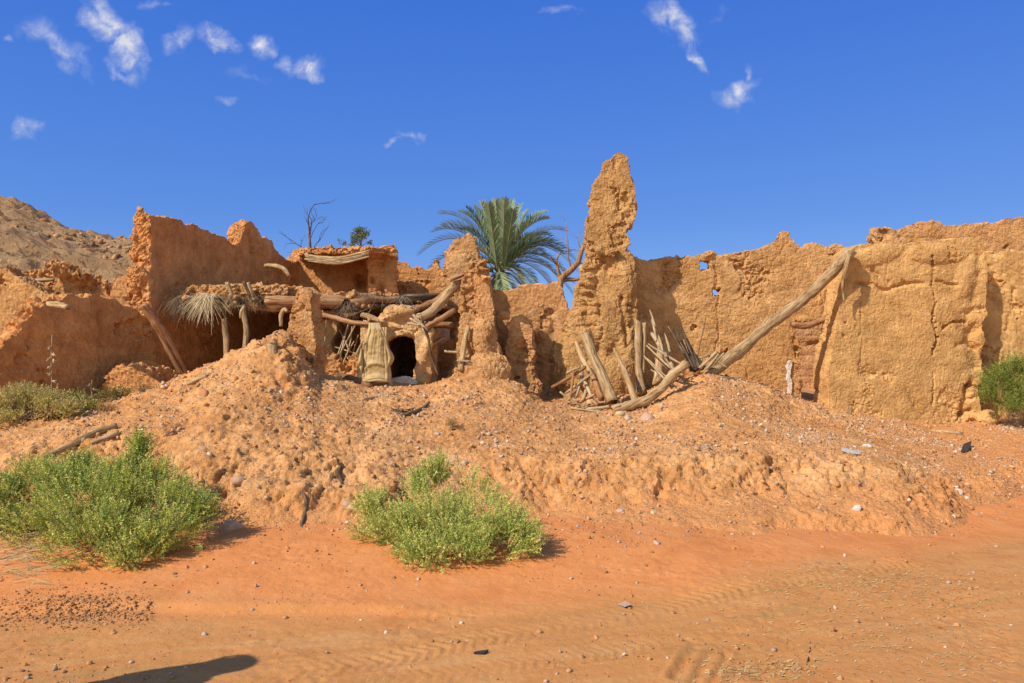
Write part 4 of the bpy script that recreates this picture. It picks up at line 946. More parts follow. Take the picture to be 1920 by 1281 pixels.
ulog('bare_pole', 'thin pole slanting across the notch in the left wall', 'pole', [(30, 516, 11.6), (60, 526, 11.6), (92, 542, 11.5)], [3.5, 4.5, 4], mat=M['wood'])
ulog('bare_pole', 'grey pole lying level in the notch of the left wall', 'pole', [(66, 527, 12.2), (104, 524, 12.2)], [4, 3.6])
# right (central) shelter
pl2 = [xz(588, 11.35), xz(640, 11.15), xz(700, 11.3), xz(770, 11.9), xz(838, 12.4), xz(880, 15.8), xz(590, 15.1), xz(570, 13)]
zB = 2.20; poles = []
for i in range(20):
    t = i/19; u0 = 592+t*240; a = Vector((*xz(u0, 11.1+1.2*max(0, t-.4)), zB-.04+random.uniform(-.02, .02)))
    poles.append((a, a+Vector((.3, 3.0, .02)), .030+random.uniform(-.006, .008)))
r2 = roof('flat_roof', 'long flat mud roof on reddish beams behind the arched doorway', pl2, zB, zB+.14, 62, poles,
          [(at(590, 566, 11.05), at(650, 568, 11.05), .085, M['wood_r']), (at(652, 569, 11.1), at(745, 563, 11.5), .05, M['wood_r']), (at(740, 562, 11.6), at(832, 555, 12.2), .055, M['wood_d']), (at(690, 577, 11.4), at(830, 572, 12.1), .05, M['wood_d'])])
straw_tuft(r2, 650, 572, 11.0, 160, 8, .2, [(.16, .10, .06), (.28, .19, .12)], 'brushwood', 1.2)
straw_tuft(r2, 690, 556, 11.0, 120, 6, .14, [(.2, .13, .08), (.36, .24, .15)], 'brushwood', .4)
straw_tuft(r2, 752, 562, 11.4, 140, 7, .2, [(.2, .13, .08), (.4, .28, .18)], 'brushwood', .3)
ulog('level_pole', 'reddish pole running level from the leaning pillar to the arched doorway', 'pole', [(598, 590, 10.5), (630, 597, 10.5), (665, 606, 10.45), (702, 606, 10.4)], [4.5, 5, 4.5, 4], mat=M['wood_r'])
ulog('wooden_plank', 'short grey board end above the left shoulder of the arched doorway', 'plank', [(680, 590, 10.7), (698, 596, 10.65), (712, 602, 10.6)], [5, 5.5, 4])
bl = [((632, 620), (600, 680)), ((655, 598), (638, 670)), ((660, 612), (648, 672)), ((668, 605), (636, 665)), ((626, 650), (680, 668)), ((636, 618), (655, 660)), ((690, 620), (660, 680)), ((676, 610), (700, 640)), ((664, 640), (640, 690)), ((612, 600), (606, 660)), ((646, 660), (662, 690)), ((680, 640), (660, 690)), ((650, 615), (624, 690)), ((672, 628), (655, 695))]
for i, (a, b) in enumerate(bl):
    ulog('dry_stick', 'thin pale stick dangling in the dark space beside the slim plastered column', 'stick', [(*a, 11.0+random.uniform(-.2, .3)), ((a[0]+b[0])/2+random.uniform(-3, 3), (a[1]+b[1])/2, 11.0), (*b, 10.9)], [1.0, 1.6, 1.2], mat=M['twig'], group='sticks beside the plastered column', n=5, sub=3)
for i, (a, b) in enumerate([((722, 545), (715, 585)), ((752, 552), (742, 575)), ((748, 590), (756, 560)), ((650, 596), (700, 575)), ((706, 560), (690, 590))]):
    ulog('dry_stick', 'thin twig standing up from the central roof edge', 'stick', [(*a, 10.9), (*b, 10.9)], [.8, 1.4], mat=M['twig_d'], group='twigs on the central roof edge', n=5)
# roof of the upper room: earth layer over bent sticks
pl3 = [xz(566, 14.2), xz(620, 14.0), xz(694, 14.05), xz(742, 14.35), xz(742, 14.9), xz(700, 15.5), xz(560, 15.5)]
zC = at(0, 480, 14.1).z; r3 = empty('sagging_roof', (*xz(640, 14.8), zC), 'sagging earth roof edged with bundled grey sticks over the upper room', 'roof')
V = slab('mud_layer', None, None, pl3, zC+.03, zC+.16, M['mud_l'], .026, .9, r3, 63)
for i in range(7):
    y0 = 477+i*1.8
    log('stick', None, None, [at(574+random.uniform(-4, 4), y0+random.uniform(-2, 2), 13.9), at(612, y0+5+random.uniform(-1.5, 1.5), 13.86), at(645, y0+5, 13.86), at(692+random.uniform(-6, 4), y0-6+random.uniform(-2, 2), 13.9)], [.018, .026, .024, .016], mat=M['twig'] if i % 3 else M['wood'], n=6, sub=4, parent=r3)
# shadowing branches over the room
# ---- loose timber on the mound ------------------------------------------------
def lay(name, label, cat, pts, rpx, **kw):
    W = []
    for u, v in pts:
        p = hit(u, v); W.append((u, v, p.y-.02))
    ys = [w[2] for w in W]; y0 = ys[0]
    W = [(u, v, min(max(y, min(ys)), min(ys)+.5)) for u, v, y in W]
    R = rpx if hasattr(rpx, '__len__') else [rpx, rpx]
    return log(name, label, cat, [at(*w)+Vector((0, 0, px(R[0], y0)*.4)) for w in W], [px(r, y0) for r in R], **kw)
lay('fallen_log', 'grey log lying askew on the mound above the big green bush', 'log', [(84, 858), (130, 838), (175, 815), (218, 800)], [5, 7, 7, 6])
lay('fallen_log', 'shorter log lying just below the grey log above the big green bush', 'log', [(170, 832), (195, 824), (222, 812)], [4, 5.5, 5])
lay('fallen_log', 'dark split log lying at the foot of the hanging cloth', 'log', [(628, 706), (655, 714), (692, 726)], [5, 8, 6], mat=M['wood_r'])
lay('fallen_branch', 'thin branch lying below the arched doorway', 'branch', [(678, 751), (710, 745), (746, 738)], [3, 4, 3.5])
lay('fallen_branch', 'dark branch bent upward on the slope below the arched doorway', 'branch', [(752, 782), (778, 774), (792, 768), (804, 756)], [4, 4.5, 4, 3], mat=M['wood_d'])
for i in range(7):
    lay('dry_stick', 'thin dry stick in the small bundle beside the dark bent branch', 'stick', [(730+random.uniform(-5, 10), 766+i*2.), (752, 770+i*1.2), (775+random.uniform(-8, 8), 766+i*2.2)], [1.2, 1.4], mat=M['twig_d'], group='small stick bundle on the slope', n=5)
lay('fallen_log', 'pale splintered stick lying at the foot of the cracked wall block', 'log', [(1746, 808), (1775, 812), (1803, 814)], [2, 4, 4])
lay('fallen_stick', 'pale stick lying on the crest right of the long leaning log', 'stick', [(1352, 708), (1380, 712), (1405, 722)], [2, 2, 1.5], mat=M['twig'])
lay('fallen_log', 'half-buried grey log on the crest of the left slope', 'log', [(352, 722), (370, 714), (388, 706)], [4, 6, 5])
ulog('wooden_peg', 'short peg standing upright before the cracked wall block', 'peg', [(1594, 763, 10.95), (1593, 776, 10.95), (1592, 792, 10.95)], [4.2, 4.2, 4])
ulog('tree_stump', 'cut grooved palm stump standing on the slope before the leaning pillar', 'stump', [(510, 642, 9.0), (511, 660, 8.98), (513, 684, 8.95)], [9.5, 10, 10.5], n=14, mat=M['wood'])
ulog('wooden_peg', 'thin splinter leaning beside the cut palm stump', 'splinter', [(524, 656, 8.95), (519, 678, 8.9)], [1.6, 2])
for (a, b, r, lb) in [((553, 1031), (602, 1012), 2.4, 'reddish twig lying on the sand left of the round bush'), ((600, 1006), (625, 991), 2.2, 'forked twig at the foot of the mound left of the round bush'),
                      ((618, 991), (662, 998), 2.6, 'straight pale twig touching the left of the round bush'), ((590, 1000), (612, 985), 3, 'short pale chip of wood at the foot of the mound'),
                      ((440, 1068), (470, 1052), 1.6, 'thin dark twig on the open sand between the two bushes'), ((468, 1055), (472, 1036), 1.2, 'thin twig standing over the dark twig on the open sand'),
                      ((604, 1133), (658, 1143), 2, 'long straw lying on the bank below the bushes'), ((1512, 1248), (1520, 1205), 1.4, 'bent black twig on the road in the right foreground')]:
    lay('twig', lb, 'twig', [a, ((a[0]+b[0])/2+random.uniform(-2, 2), (a[1]+b[1])/2+random.uniform(-2, 2)), b], r, mat=M['twig'] if 'pale' in lb or 'straw' in lb else M['twig_d'], n=6)
rt = lay('dead_root', 'dark gnarled root running down the mound face left of the round bush', 'root', [(566, 925), (574, 940), (571, 965), (565, 990), (585, 1004)], [3, 3.5, 3.5, 4, 2], mat=M['wood_d'])
lay('dead_root', 'grey shrivelled root sticking out of a hollow in the mound', 'root', [(640, 876), (632, 888), (640, 905), (638, 915)], [3, 5, 4, 3], mat=M['wood_d'])
# ---- cloth hung over the left jamb --------------------------------------------
def cloth():
    c = empty('hanging_cloth', at(703, 722, 10.2), 'dusty khaki sackcloth draped in folds over the left side of the arched doorway', 'cloth')
    m, nt, b = material('sackcloth'); pos = nt.new('ShaderNodeNewGeometry').outputs['Position']
    cc = nt.ramp(nt.noise(pos, 7, 6, .65), [(.3, (.36, .225, .09)), (.5, (.50, .335, .15)), (.7, (.58, .42, .22))])
    nt.l.new(cc, b.inputs['Base Color']); nt.l.new(nt.bump(nt.noise(pos, 90, 5, .7), .4, .008), b.inputs['Normal'])
    def sheet(name, left, right, v0, v1, Z0, nu, nv, fn, thick=.016):
        V = []
        for j in range(nv+1):
            t = j/nv; v = v0+(v1-v0)*t; uL = left(t); uR = right(t)
            for i in range(nu+1):
                s = i/nu; V.append(at(uL+(uR-uL)*s, v, Z0-fn(s, t))-c.location)
        V = np.array([tuple(v) for v in V]); V += (.016*fbm(V+Z0, 6, 3, 3)+.010*fbm(V+Z0, 22, 4, 4))[:, None]*np.array([0, 1, .3])
        Fc = [(j*(nu+1)+i, j*(nu+1)+i+1, (j+1)*(nu+1)+i+1, (j+1)*(nu+1)+i) for j in range(nv) for i in range(nu)]
        o = add(name, mesh_np(name, V, Fc), m, c); sd = o.modifiers.new('thick', 'SOLIDIFY'); sd.thickness = thick; sd.offset = 0
    env = lambda s: max(0., math.sin(math.pi*min(1, max(0, s))))**.55
    def body(s, t):
        k = (s-.5)*2
        ph = (t+.17*(1-k*k)+.01*math.sin(9*s))*30
        swag = .034*(1-abs(math.sin(ph*.5)))**2*float(sstep(.40, .72, t))*max(0, 1-k*k)**.8
        crease = (.014*(1-abs(math.sin(s*8+1.5*t)))**2+.010*(1-abs(math.sin(s*17+2.6*t+1)))**2)*(1-.8*float(sstep(.4, .75, t)))+.022*math.exp(-((s-.88-.05*math.sin(4*t))/.035)**2)+.018*math.exp(-((s-.10)/.035)**2)
        lap = -.16*max(0, 1-t/.10)**1.6                                    # laid back over the top of the jamb
        return .03+.07*env(s)+swag+crease+lap+.035*float(sstep(.86, .97, t))*env(s)
    sheet('drape', lambda t: 692-11*float(sstep(0, .35, t))+1*t+2.0*math.sin(6*t), lambda t: 711+13*float(sstep(0, .3, t))+8*t+1.8*math.sin(8*t+1), 606, 717, 10.05, 44, 84, body)
    def flank(s, t): return .0+.05*env(s)+.026*math.sin(s*16+2.5*t)
    sheet('side_fold', lambda t: 684-13*float(sstep(0, .4, t))+7*t*t, lambda t: 691+1*t+2*math.sin(7*t), 628, 719, 10.1, 20, 40, flank)
    for k in range(3):
        sheet('torn_strip', lambda t, k=k: 684-4*k-6*t+1.5*math.sin(5*t+k), lambda t, k=k: 688-4*k-5*t+1.5*math.sin(4*t+k*2), 630+12*k, 722-7*k, 10.0-.02*k, 6, 30, lambda s, t, k=k: .03*math.sin(9*t+2*k)+.02*env(s))
    def inner(s, t): return .02+.05*env(s)+.015*math.sin(s*9+4*t)
    sheet('inner_fold', lambda t: 718+6*t, lambda t: 726+14*math.exp(-((t-.66)/.20)**2)-3*t, 614, 702, 10.05, 14, 40, inner)
    h = MB()
    for dy in (0, 4.5):
        h.tube([at(681+k*6.1, 710+dy+1.8*math.sin(k*1.1)-.5*abs(k-4), 9.96-.05*math.sin(math.pi*k/8)-.004*dy)-c.location for k in range(9)], [.013, .015, .016, .016, .016, .016, .016, .015, .012], 8, .12)
    h.build('hem', m, c)
cloth()
#@@STONES
# ================================================================== STONES
def stone_shape(V0, seed, flat=.7):
    r = np.random.default_rng(seed)
    V = V0*(1+.0*V0)
    for _ in range(5):                         # chop random facets
        n = r.normal(size=3); n /= np.linalg.norm(n); dd = V@n; c = r.uniform(.45, .8)
        V = V-np.maximum(dd-c, 0)[:, None]*n
    return V*np.array([1, r.uniform(.65, 1), flat*r.uniform(.7, 1.2)])
SH_S = [stone_shape(ICO1[0], i) for i in range(9)]; F1 = np.array(ICO1[1])
def rotz_rand(n):
    q = RNG.normal(size=(n, 4)); q /= np.linalg.norm(q, axis=1)[:, None]; w, a, b, c = q.T
    return np.stack([np.stack([1-2*(b*b+c*c), 2*(a*b-c*w), 2*(a*c+b*w)], 1), np.stack([2*(a*b+c*w), 1-2*(a*a+c*c), 2*(b*c-a*w)], 1), np.stack([2*(a*c-b*w), 2*(b*c+a*w), 1-2*(a*a+b*b)], 1)], 1)
def scatter(name, label, pos, size, cols, mat, cat='rubble', flatten=.5):
    n = len(pos); k = RNG.integers(0, len(SH_S), n); R = rotz_rand(n)
    B = np.stack(SH_S)[k]                       # n,42,3
    V = np.einsum('nij,nkj->nki', R, B); V[:, :, 2] *= flatten+.4
    V = V*size[:, None, None]+pos[:, None, :]
    nv = B.shape[1]
    Fc = (F1[None]+(np.arange(n)*nv)[:, None, None]).reshape(-1, 3)
    me = mesh_np(name, V.reshape(-1, 3), Fc, False); colattr(me, np.repeat(cols, nv, axis=0))
    return tag(add(name, me, mat), label, cat, None, 'stuff')
PAL = np.array([(.58, .36, .21), (.62, .42, .26), (.54, .33, .20), (.66, .49, .34), (.50, .34, .23), (.57, .30, .14), (.60, .30, .12), (.54, .24, .09), (.55, .26, .10), (.42, .20, .09)])
ok = (MV[:, 2] > ground_h(MV[:, 0], MV[:, 1])+.0) & (MV[:, 1] < 11.9) & (np.abs(MV[:, 0]/MV[:, 1]) < .74)
C_ = MV[ok]; NC = MN[ok]
clus = fbm(C_, 1.3, 4, 201)
wgt = .35+2.2*np.clip(clus+.12, 0, 1)
wgt *= np.where(C_[:, 1] > 7.6, 1.7, .75)*(.2+.8*np.clip(NC[:, 2], 0, 1))
pal_w = sstep(-.15, .25, clus)*np.where(C_[:, 1] > 7.4, 1, .45)     # pale chippings lie in drifts on the upper slope
def pick(n, smin, smax, pw, embed):
    i = RNG.choice(len(C_), n, p=wgt/wgt.sum())
    s = np.minimum(smin*(1-RNG.random(n))**(-1/pw), smax)
    p = C_[i]+RNG.uniform(-.012, .012, (n, 3))*np.array([1, 1, 0])+NC[i]*(s*embed)[:, None]
    pale = RNG.random(n) < (.20+.50*pal_w[i])
    c = np.where(pale[:, None], PAL[RNG.integers(0, 5, n)], PAL[RNG.integers(5, 10, n)])*RNG.uniform(.8, 1.15, (n, 1))
    return p, s, c
p, s, c = pick(40000, .0058, .036, 2.2, .2)
scatter('mound_gravel', 'loose pale chippings and clods covering the rubble mound', p, s, c, M['tint'])
# gravel on the sand: thin over the road, thicker along the foot of the mound and in the left patch
n = 20000; q = RNG.uniform(0, 1, (n, 2)); gxp = -4.4+q[:, 0]*11.5; gyp = 3.7+6.6*q[:, 1]**1.5
gp3 = np.stack([gxp, gyp, ground_h(gxp, gyp)], 1); keep = RNG.random(n) < np.clip(.06+1.3*(fbm(gp3, .9, 4, 210)+.06), .05, 1)
gp3 = gp3[keep]
foot = []
for _ in range(2600):
    u = random.uniform(0, 1920) if random.random() < .6 else random.uniform(900, 1500); v = 985+random.gauss(0, 22)+(8 if u < 1200 else -60*((u-1200)/720)**1.3)
    Z = (CAMH-.1)*F/(v-CY); x_ = (u-CX)/F*Z; foot.append((x_, Z, 0))
foot = np.array(foot); foot = foot[foot[:, 1] < 11]
patch = []
for _ in range(2200):
    u = random.gauss(150, 90); v = random.gauss(1140, 14)
    if u > 290: continue
    Z = (CAMH-.03)*F/(v-CY); patch.append(((u-CX)/F*Z, Z, 0))
allp = np.concatenate([gp3, foot, np.array(patch)])
GV = coords(gme); from mathutils.kdtree import KDTree
sel = np.where((np.abs(GV[:, 0]) < 8) & (GV[:, 1] > 3.3) & (GV[:, 1] < 11))[0][::2]
kd = KDTree(len(sel))
for i, j in enumerate(sel): kd.insert((GV[j, 0], GV[j, 1], 0), i)
kd.balance()
def sand_z(px_, py_): return float(GV[sel[kd.find((px_, py_, 0))[1]], 2])
for a in allp: a[2] = sand_z(a[0], a[1])
sz = np.minimum(.0042*(1-RNG.random(len(allp)))**(-1/1.9), .024)
cg = PAL[RNG.integers(3, 10, len(allp))]*RNG.uniform(.7, 1.05, (len(allp), 1))
np_ = len(patch); cg[-np_:] = PAL[RNG.integers(5, 10, np_)]*RNG.uniform(.6, 1.0, (np_, 1)); sz[-np_:] *= .75
scatter('road_gravel', 'scattered small gravel lying on the orange sand', allp+np.array([0, 0, .002]), sz, cg, M['tint'], 'gravel')
# boulders on the far hillside
HV = coords(hme); hu = CX+F*HV[:, 0]/HV[:, 1]; hsel = np.where((hu > -60) & (hu < 420) & (HV[:, 1] > 40) & (HV[:, 1] < 82))[0]
hw = np.clip(fbm(HV[hsel]*np.array([.6, .6, 1.]), .11, 4, 220)+.12, .01, 1)**1.5; hi = RNG.choice(hsel, 900, p=hw/hw.sum())
hs_ = np.minimum(.13*(1-RNG.random(900))**(-1/2.), .5); hc = np.array([(.48, .23, .10), (.34, .16, .075), (.60, .32, .15), (.27, .125, .06)])[RNG.integers(0, 4, 900)]
scatter('hill_rocks', 'dark rocks and ledges scattered over the brown hillside', HV[hi]+RNG.uniform(-.25, .25, (900, 3))*np.array([1, 1, 0]), hs_, hc, M['tint'], 'rocks')
# yellow straw litter on the right of the road
V = []; Fc = []; T = []
for _ in range(2600):
    k = random.random()
    if k < .55: u, v = random.gauss(1660, 130), random.gauss(1100, 18)+(0 if random.random() < .7 else random.uniform(0, 150))
    elif k < .8: u, v = random.uniform(1350, 1900), random.uniform(1060, 1275)
    else: u, v = random.gauss(1420, 60), random.gauss(1255, 12)
    if v > 1285 or v < 1000: continue
    Z = CAMH*F/(v-CY); x_ = (u-CX)/F*Z; z_ = sand_z(x_, Z)+.004
    th = random.uniform(0, math.pi); L = random.uniform(.003, .016); w = random.uniform(.0012, .003)
    d = Vector((math.cos(th)*L, math.sin(th)*L, random.uniform(-.002, .003))); s_ = Vector((-math.sin(th)*w, math.cos(th)*w, 0)); P = Vector((x_, Z, z_)); b0 = len(V)
    V += [P-d-s_, P+d-s_, P+d+s_+Vector((0, 0, .002)), P-d+s_+Vector((0, 0, .002))]; Fc.append((b0, b0+1, b0+2, b0+3)); cc = sc(random.choice([(.66, .46, .18), (.60, .40, .16), (.70, .54, .30)]), random.uniform(.7, 1.1)); T += [cc]*4
me = mesh_np('straw_litter', np.array([tuple(v) for v in V]), Fc); colattr(me, np.array(T)); tag(add('straw_litter', me, M['straw']), 'yellow straw litter strewn over the right of the road', 'litter', None, 'stuff')
# ---- individual stones
def stone(name, label, u, v, rpx, col, seed, group=None, flat=.7, sub=2, Z=None):
    p = hit(u, v) if Z is None else at(u, v, Z); r = px(rpx, p.y)
    V0 = (ico(3)[0] if sub == 3 else ICO2[0]); Fs = (ico(3)[1] if sub == 3 else ICO2[1])
    V = stone_shape(V0, seed, flat); V = V+(.10*fbm(V+seed, 1.7, 4, 5))[:, None]*V; a = seed*1.7
    V = V@np.array([[math.cos(a), math.sin(a), 0], [-math.sin(a), math.cos(a), 0], [0, 0, 1]])*r
    me = mesh_np(name, V, np.array(Fs), sub == 3); colattr(me, np.tile(np.array(col), (len(V), 1))*(1+.25*fbm(V/r+seed, 2, 3, 8))[:, None])
    o = add(name, me, M['tint'], None, (p.x, p.y+.4*r, p.z+r*.12)); return tag(o, label, 'stone', group, 'thing')
pk = (.58, .37, .25); wh = (.66, .54, .43); tn = (.62, .42, .22); rd = (.52, .20, .07); gy = (.46, .33, .26)
ST = [(432, 1003, 27, pk, 'large rough pinkish boulder half sunk in the sand right of the big green bush', 3), (1090, 745, 17, tn, 'largest ochre stone below the thick leaning post', 3), (1112, 757, 15, tn, 'flat ochre stone touching the largest ochre stone', 2),
      (1161, 779, 13, tn, 'yellowish block at the left end of the curved log', 2), (1180, 787, 14, pk, 'pinkish stone right of the yellowish block under the curved log', 2), (1212, 788, 18, (.56, .34, .24), 'broad pink stone farthest right below the curved log', 2),
      (1142, 781, 9, pk, 'small pink stone left of the yellowish block', 2), (1119, 773, 8, tn, 'small tan stone under the broken branches', 2), (1186, 733, 6, (.74, .66, .58), 'small white stone beside the foot of the pointed stake', 2),
      (1164, 960, 9, pk, 'pale pink stone low on the scarp right of the round bush', 2), (1186, 940, 8, pk, 'upright pale stone above the pale pink stone low on the scarp', 2), (1228, 964, 9, tn, 'tan stone low on the scarp right of the two pale stones', 2),
      (1232, 1022, 8, (.54, .36, .26), 'grey pink stone alone on the sand below the scarp', 2), (1610, 958, 12, wh, 'wide pale stone on the sand below the right end of the mound', 2), (1628, 840, 10, wh, 'round whitish stone on the slope beside the bluish strip', 2),
      (664, 955, 13, (.58, .34, .2), 'tan slab leaning on the grey slate left of the round bush', 2), (650, 950, 12, gy, 'grey slate stuck upright at the foot of the mound', 2), (500, 934, 7, tn, 'small ochre stone at the foot of the mound', 2),
      (446, 905, 16, (.5, .3, .19), 'brown angular rock low on the left of the mound', 2), (380, 742, 15, (.5, .22, .1), 'reddish brown lump on the slope below the leaning pillar', 2), (554, 762, 9, tn, 'yellowish stone on the upper slope below the leaning pillar', 2),
      (755, 938, 11, rd, 'red clay lump just above the round bush', 2), (604, 1046, 9, (.5, .24, .09), 'dark orange clod on the open sand', 2), (875, 1204, 7, pk, 'small pinkish stone on the road beside the black scrap', 2), (322, 784, 6, (.5, .4, .33), 'small grey stone on the left slope', 2),
      (302, 783, 6, (.55, .4, .2), 'small ochre stone on the left slope', 2), (872, 870, 9, pk, 'pale flat stone high on the scarp above the round bush', 2), (820, 815, 7, pk, 'grey pink stone on the slope left of centre', 2), (1690, 778, 13, pk, 'pale rough stone at the corner of the cracked wall block', 2),
      (1862, 770, 20, (.60, .36, .22), 'jagged pale clod in front of the bush at the right edge', 3), (1878, 775, 14, (.58, .34, .2), 'smaller clod touching the jagged pale clod by the right bush', 2), (1798, 925, 11, wh, 'pale stone low on the right slope', 2), (1815, 938, 9, wh, 'hollow pale stone beside the pale stone low on the right slope', 2),
      (1300, 700, 20, (.57, .27, .1), 'big orange clod on the crest beside the foot of the leaning log', 3), (80, 785, 24, (.50, .20, .08), 'red mound of clay behind the dry shrub at left', 3), (870, 695, 14, (.55, .28, .1), 'rough orange clod at the foot of the tall broken pillar', 2), (905, 672, 11, pk, 'rough pale stone stuck on the base of the tall broken pillar', 2),
      (1068, 748, 15, (.58, .27, .09), 'orange clod left of the ochre stones', 2), (790, 718, 14, (.55, .27, .09), 'yellow brown lump right of the doorway sill', 2)]
for i, (u, v, r, c, lb, sb) in enumerate(ST): stone('stone', lb, u, v, r, c, 300+i, None, .75 if sb == 3 else .7, sb)
small = 0
while small < 150:
    u = random.uniform(10, 1900); v = random.uniform(720, 1010)
    p = hit(u, v)
    if p.y > 11 or p.y < 6.3: continue
    up = p.y > 7.6
    stone('stone', 'small loose stone lying on the rubble mound', u, v, random.uniform(3., 5.2), random.choice([pk, wh, gy, tn, pk, (.56, .27, .11)]), 500+small, 'small stones on the rubble mound', .7, 2); small += 1
# scraps
def scrap(name, label, cat, pts, col, thick=.006, rough=.4):
    P = [hit(u, v)+Vector((0, 0, .012+dz)) for u, v, dz in pts]; c = sum(P, Vector())/len(P)
    nrm = Vector((0, -.3, 1)).normalized(); V = [p-c for p in P]+[p-c+nrm*thick for p in P]; n = len(P)
    m, nt, b = material(name); b.inputs['Base Color'].default_value = (*col, 1); b.inputs['Roughness'].default_value = rough; b.inputs['Specular IOR Level'].default_value = .4 if rough < .5 else .05
    nt.l.new(nt.bump(nt.noise(nt.new('ShaderNodeTexCoord').outputs['Object'], 30, 4, .6), .6, .02), b.inputs['Normal'])
    Fc = [tuple(range(n-1, -1, -1)), tuple(range(n, 2*n))]+[(i, (i+1) % n, (i+1) % n+n, i+n) for i in range(n)]
    return tag(add(name, mesh_np(name, np.array([tuple(v) for v in V]), Fc, False), m, None, c), label, cat, None, 'thing')
scrap('plastic_scrap', 'black plastic scrap on the slope at the far right', 'plastic scrap', [(1801, 850, 0), (1806, 840, .03), (1822, 836, .05), (1820, 844, .03), (1812, 851, .01)], (.02, .025, .035))
scrap('plastic_strip', 'pale bluish curved strip lying on the right slope', 'strip', [(1578, 845, .02), (1590, 847, .012), (1614, 851, .012), (1614, 855, .0), (1592, 853, 0), (1577, 849, .01)], (.52, .42, .36), .006, .95)
scrap('yellow_block', 'small yellow block on the sand right of the big green bush', 'block', [(366, 1042, 0), (368, 1034, .01), (380, 1034, .02), (381, 1040, .0)], (.62, .45, .12), .03, .8)
scrap('rubber_scrap', 'flat black rubber scrap on the road', 'rubber scrap', [(888, 1230, 0), (900, 1227, .0), (916, 1228, .008), (908, 1232, .0), (897, 1233, 0)], (.05, .04, .04), .01, .7)
scrap('grey_rag', 'faded grey blue rag pressed in the road', 'rag', [(1158, 1137, 0), (1172, 1133, .004), (1184, 1138, .0), (1172, 1142, 0)], (.46, .31, .22), .003, .9)
#@@PLANTS
# ================================================================== PLANTS
from mathutils import noise as mnoise
def foliage_np(sprigs, leaf, per, name, parent, cols, mat, wide=.45, jitter=.4, shape=.5):
    """sprigs: (n,6) base point and tip; leaves are set along every sprig"""
    n = len(sprigs); S = np.repeat(sprigs, per, axis=0); t = RNG.random(len(S))**.7
    p = S[:, :3]*(1-t[:, None])+S[:, 3:]*t[:, None]
    ax = S[:, 3:]-S[:, :3]; ln = np.linalg.norm(ax, axis=1)[:, None]; ax = ax/ln
    d = ax*.7+RNG.normal(size=p.shape)*.75; d /= np.linalg.norm(d, axis=1)[:, None]
    s = np.cross(d, RNG.normal(size=p.shape)); s /= np.linalg.norm(s, axis=1)[:, None]
    L = leaf*RNG.uniform(.6, 1.3, (len(S), 1))
    a = p; b = p+d*L*.5+s*L*wide*.5; c = p+d*L; e = p+d*L*.5-s*L*wide*.5
    V = np.stack([a, b, c, e], 1).reshape(-1, 3); Fc = np.arange(len(V)).reshape(-1, 4)
    cs = cols[RNG.integers(0, len(cols), n)]*RNG.uniform(.75, 1.25, (n, 1)); cs = np.repeat(cs, per, axis=0)*RNG.uniform(.8, 1.2, (len(S), 1))
    me = mesh_np(name, V-np.array(parent.location), Fc, False); colattr(me, np.repeat(cs, 4, axis=0)); return add(name, me, mat, parent)
def shrub(name, label, cat, base, lobes, nsp, per, leaf, splen, cols, stemcol='twig', nstem=40, wide=.45, up=.35):
    """lobes: (u, v, Z, r px wide, r px high, share)"""
    root = empty(name, base, label, cat); B = Vector(base)
    tot = sum(l[5] for l in lobes); sp = []; stems = MB()
    for (u, v, Z, ru, rv, w) in lobes:
        c = at(u, v, Z); r = px(ru, Z)*.9; h = px(rv, Z)*.92
        for i in range(max(2, int(nstem*w/tot))):
            q = c+Vector((random.gauss(0, .4)*r, random.gauss(0, .35)*r, random.gauss(0, .4)*h)); m_ = B+(q-B)*.5+Vector((random.uniform(-.04, .04), random.uniform(-.04, .04), random.uniform(-.02, .06)))
            b = B+Vector((random.uniform(-.06, .06), random.uniform(-.06, .06), 0)); stems.tube([b-B, m_-B, q-B], [.005, .0035, .0016], 4, 0, False)
        for i in range(int(nsp*w/tot)):
            d = Vector((random.gauss(0, 1), random.gauss(0, 1), random.gauss(0, 1))).normalized(); rr = random.random()**.5
            q = c+Vector((d.x*r, d.y*r*.85, d.z*h))*rr
            if q.z < B.z-.02 or mnoise.noise(q*5.) < -.10-.2*(rr > .9)*(v > 900)-.5*(v < 900): continue
            out = (Vector((d.x, d.y, d.z))*.6+(q-B).normalized()*.6+Vector((0, 0, up))+Vector((random.gauss(0, .3), random.gauss(0, .3), random.gauss(0, .3)))).normalized()
            L = splen*random.uniform(.6, 1.4); sp.append((*q, *(q+out*L)))
    sp = np.array(sp)
    stems.build('stems', M[stemcol], root)
    foliage_np(sp, leaf, per, 'foliage', root, np.array(cols), M['leaf'], wide)
    return root
GREEN = [(0.498, 0.527, 0.105), (0.629, 0.602, 0.135), (0.367, 0.433, 0.092), (0.734, 0.640, 0.197), (0.262, 0.339, 0.086)]
b = hit(215, 1000)
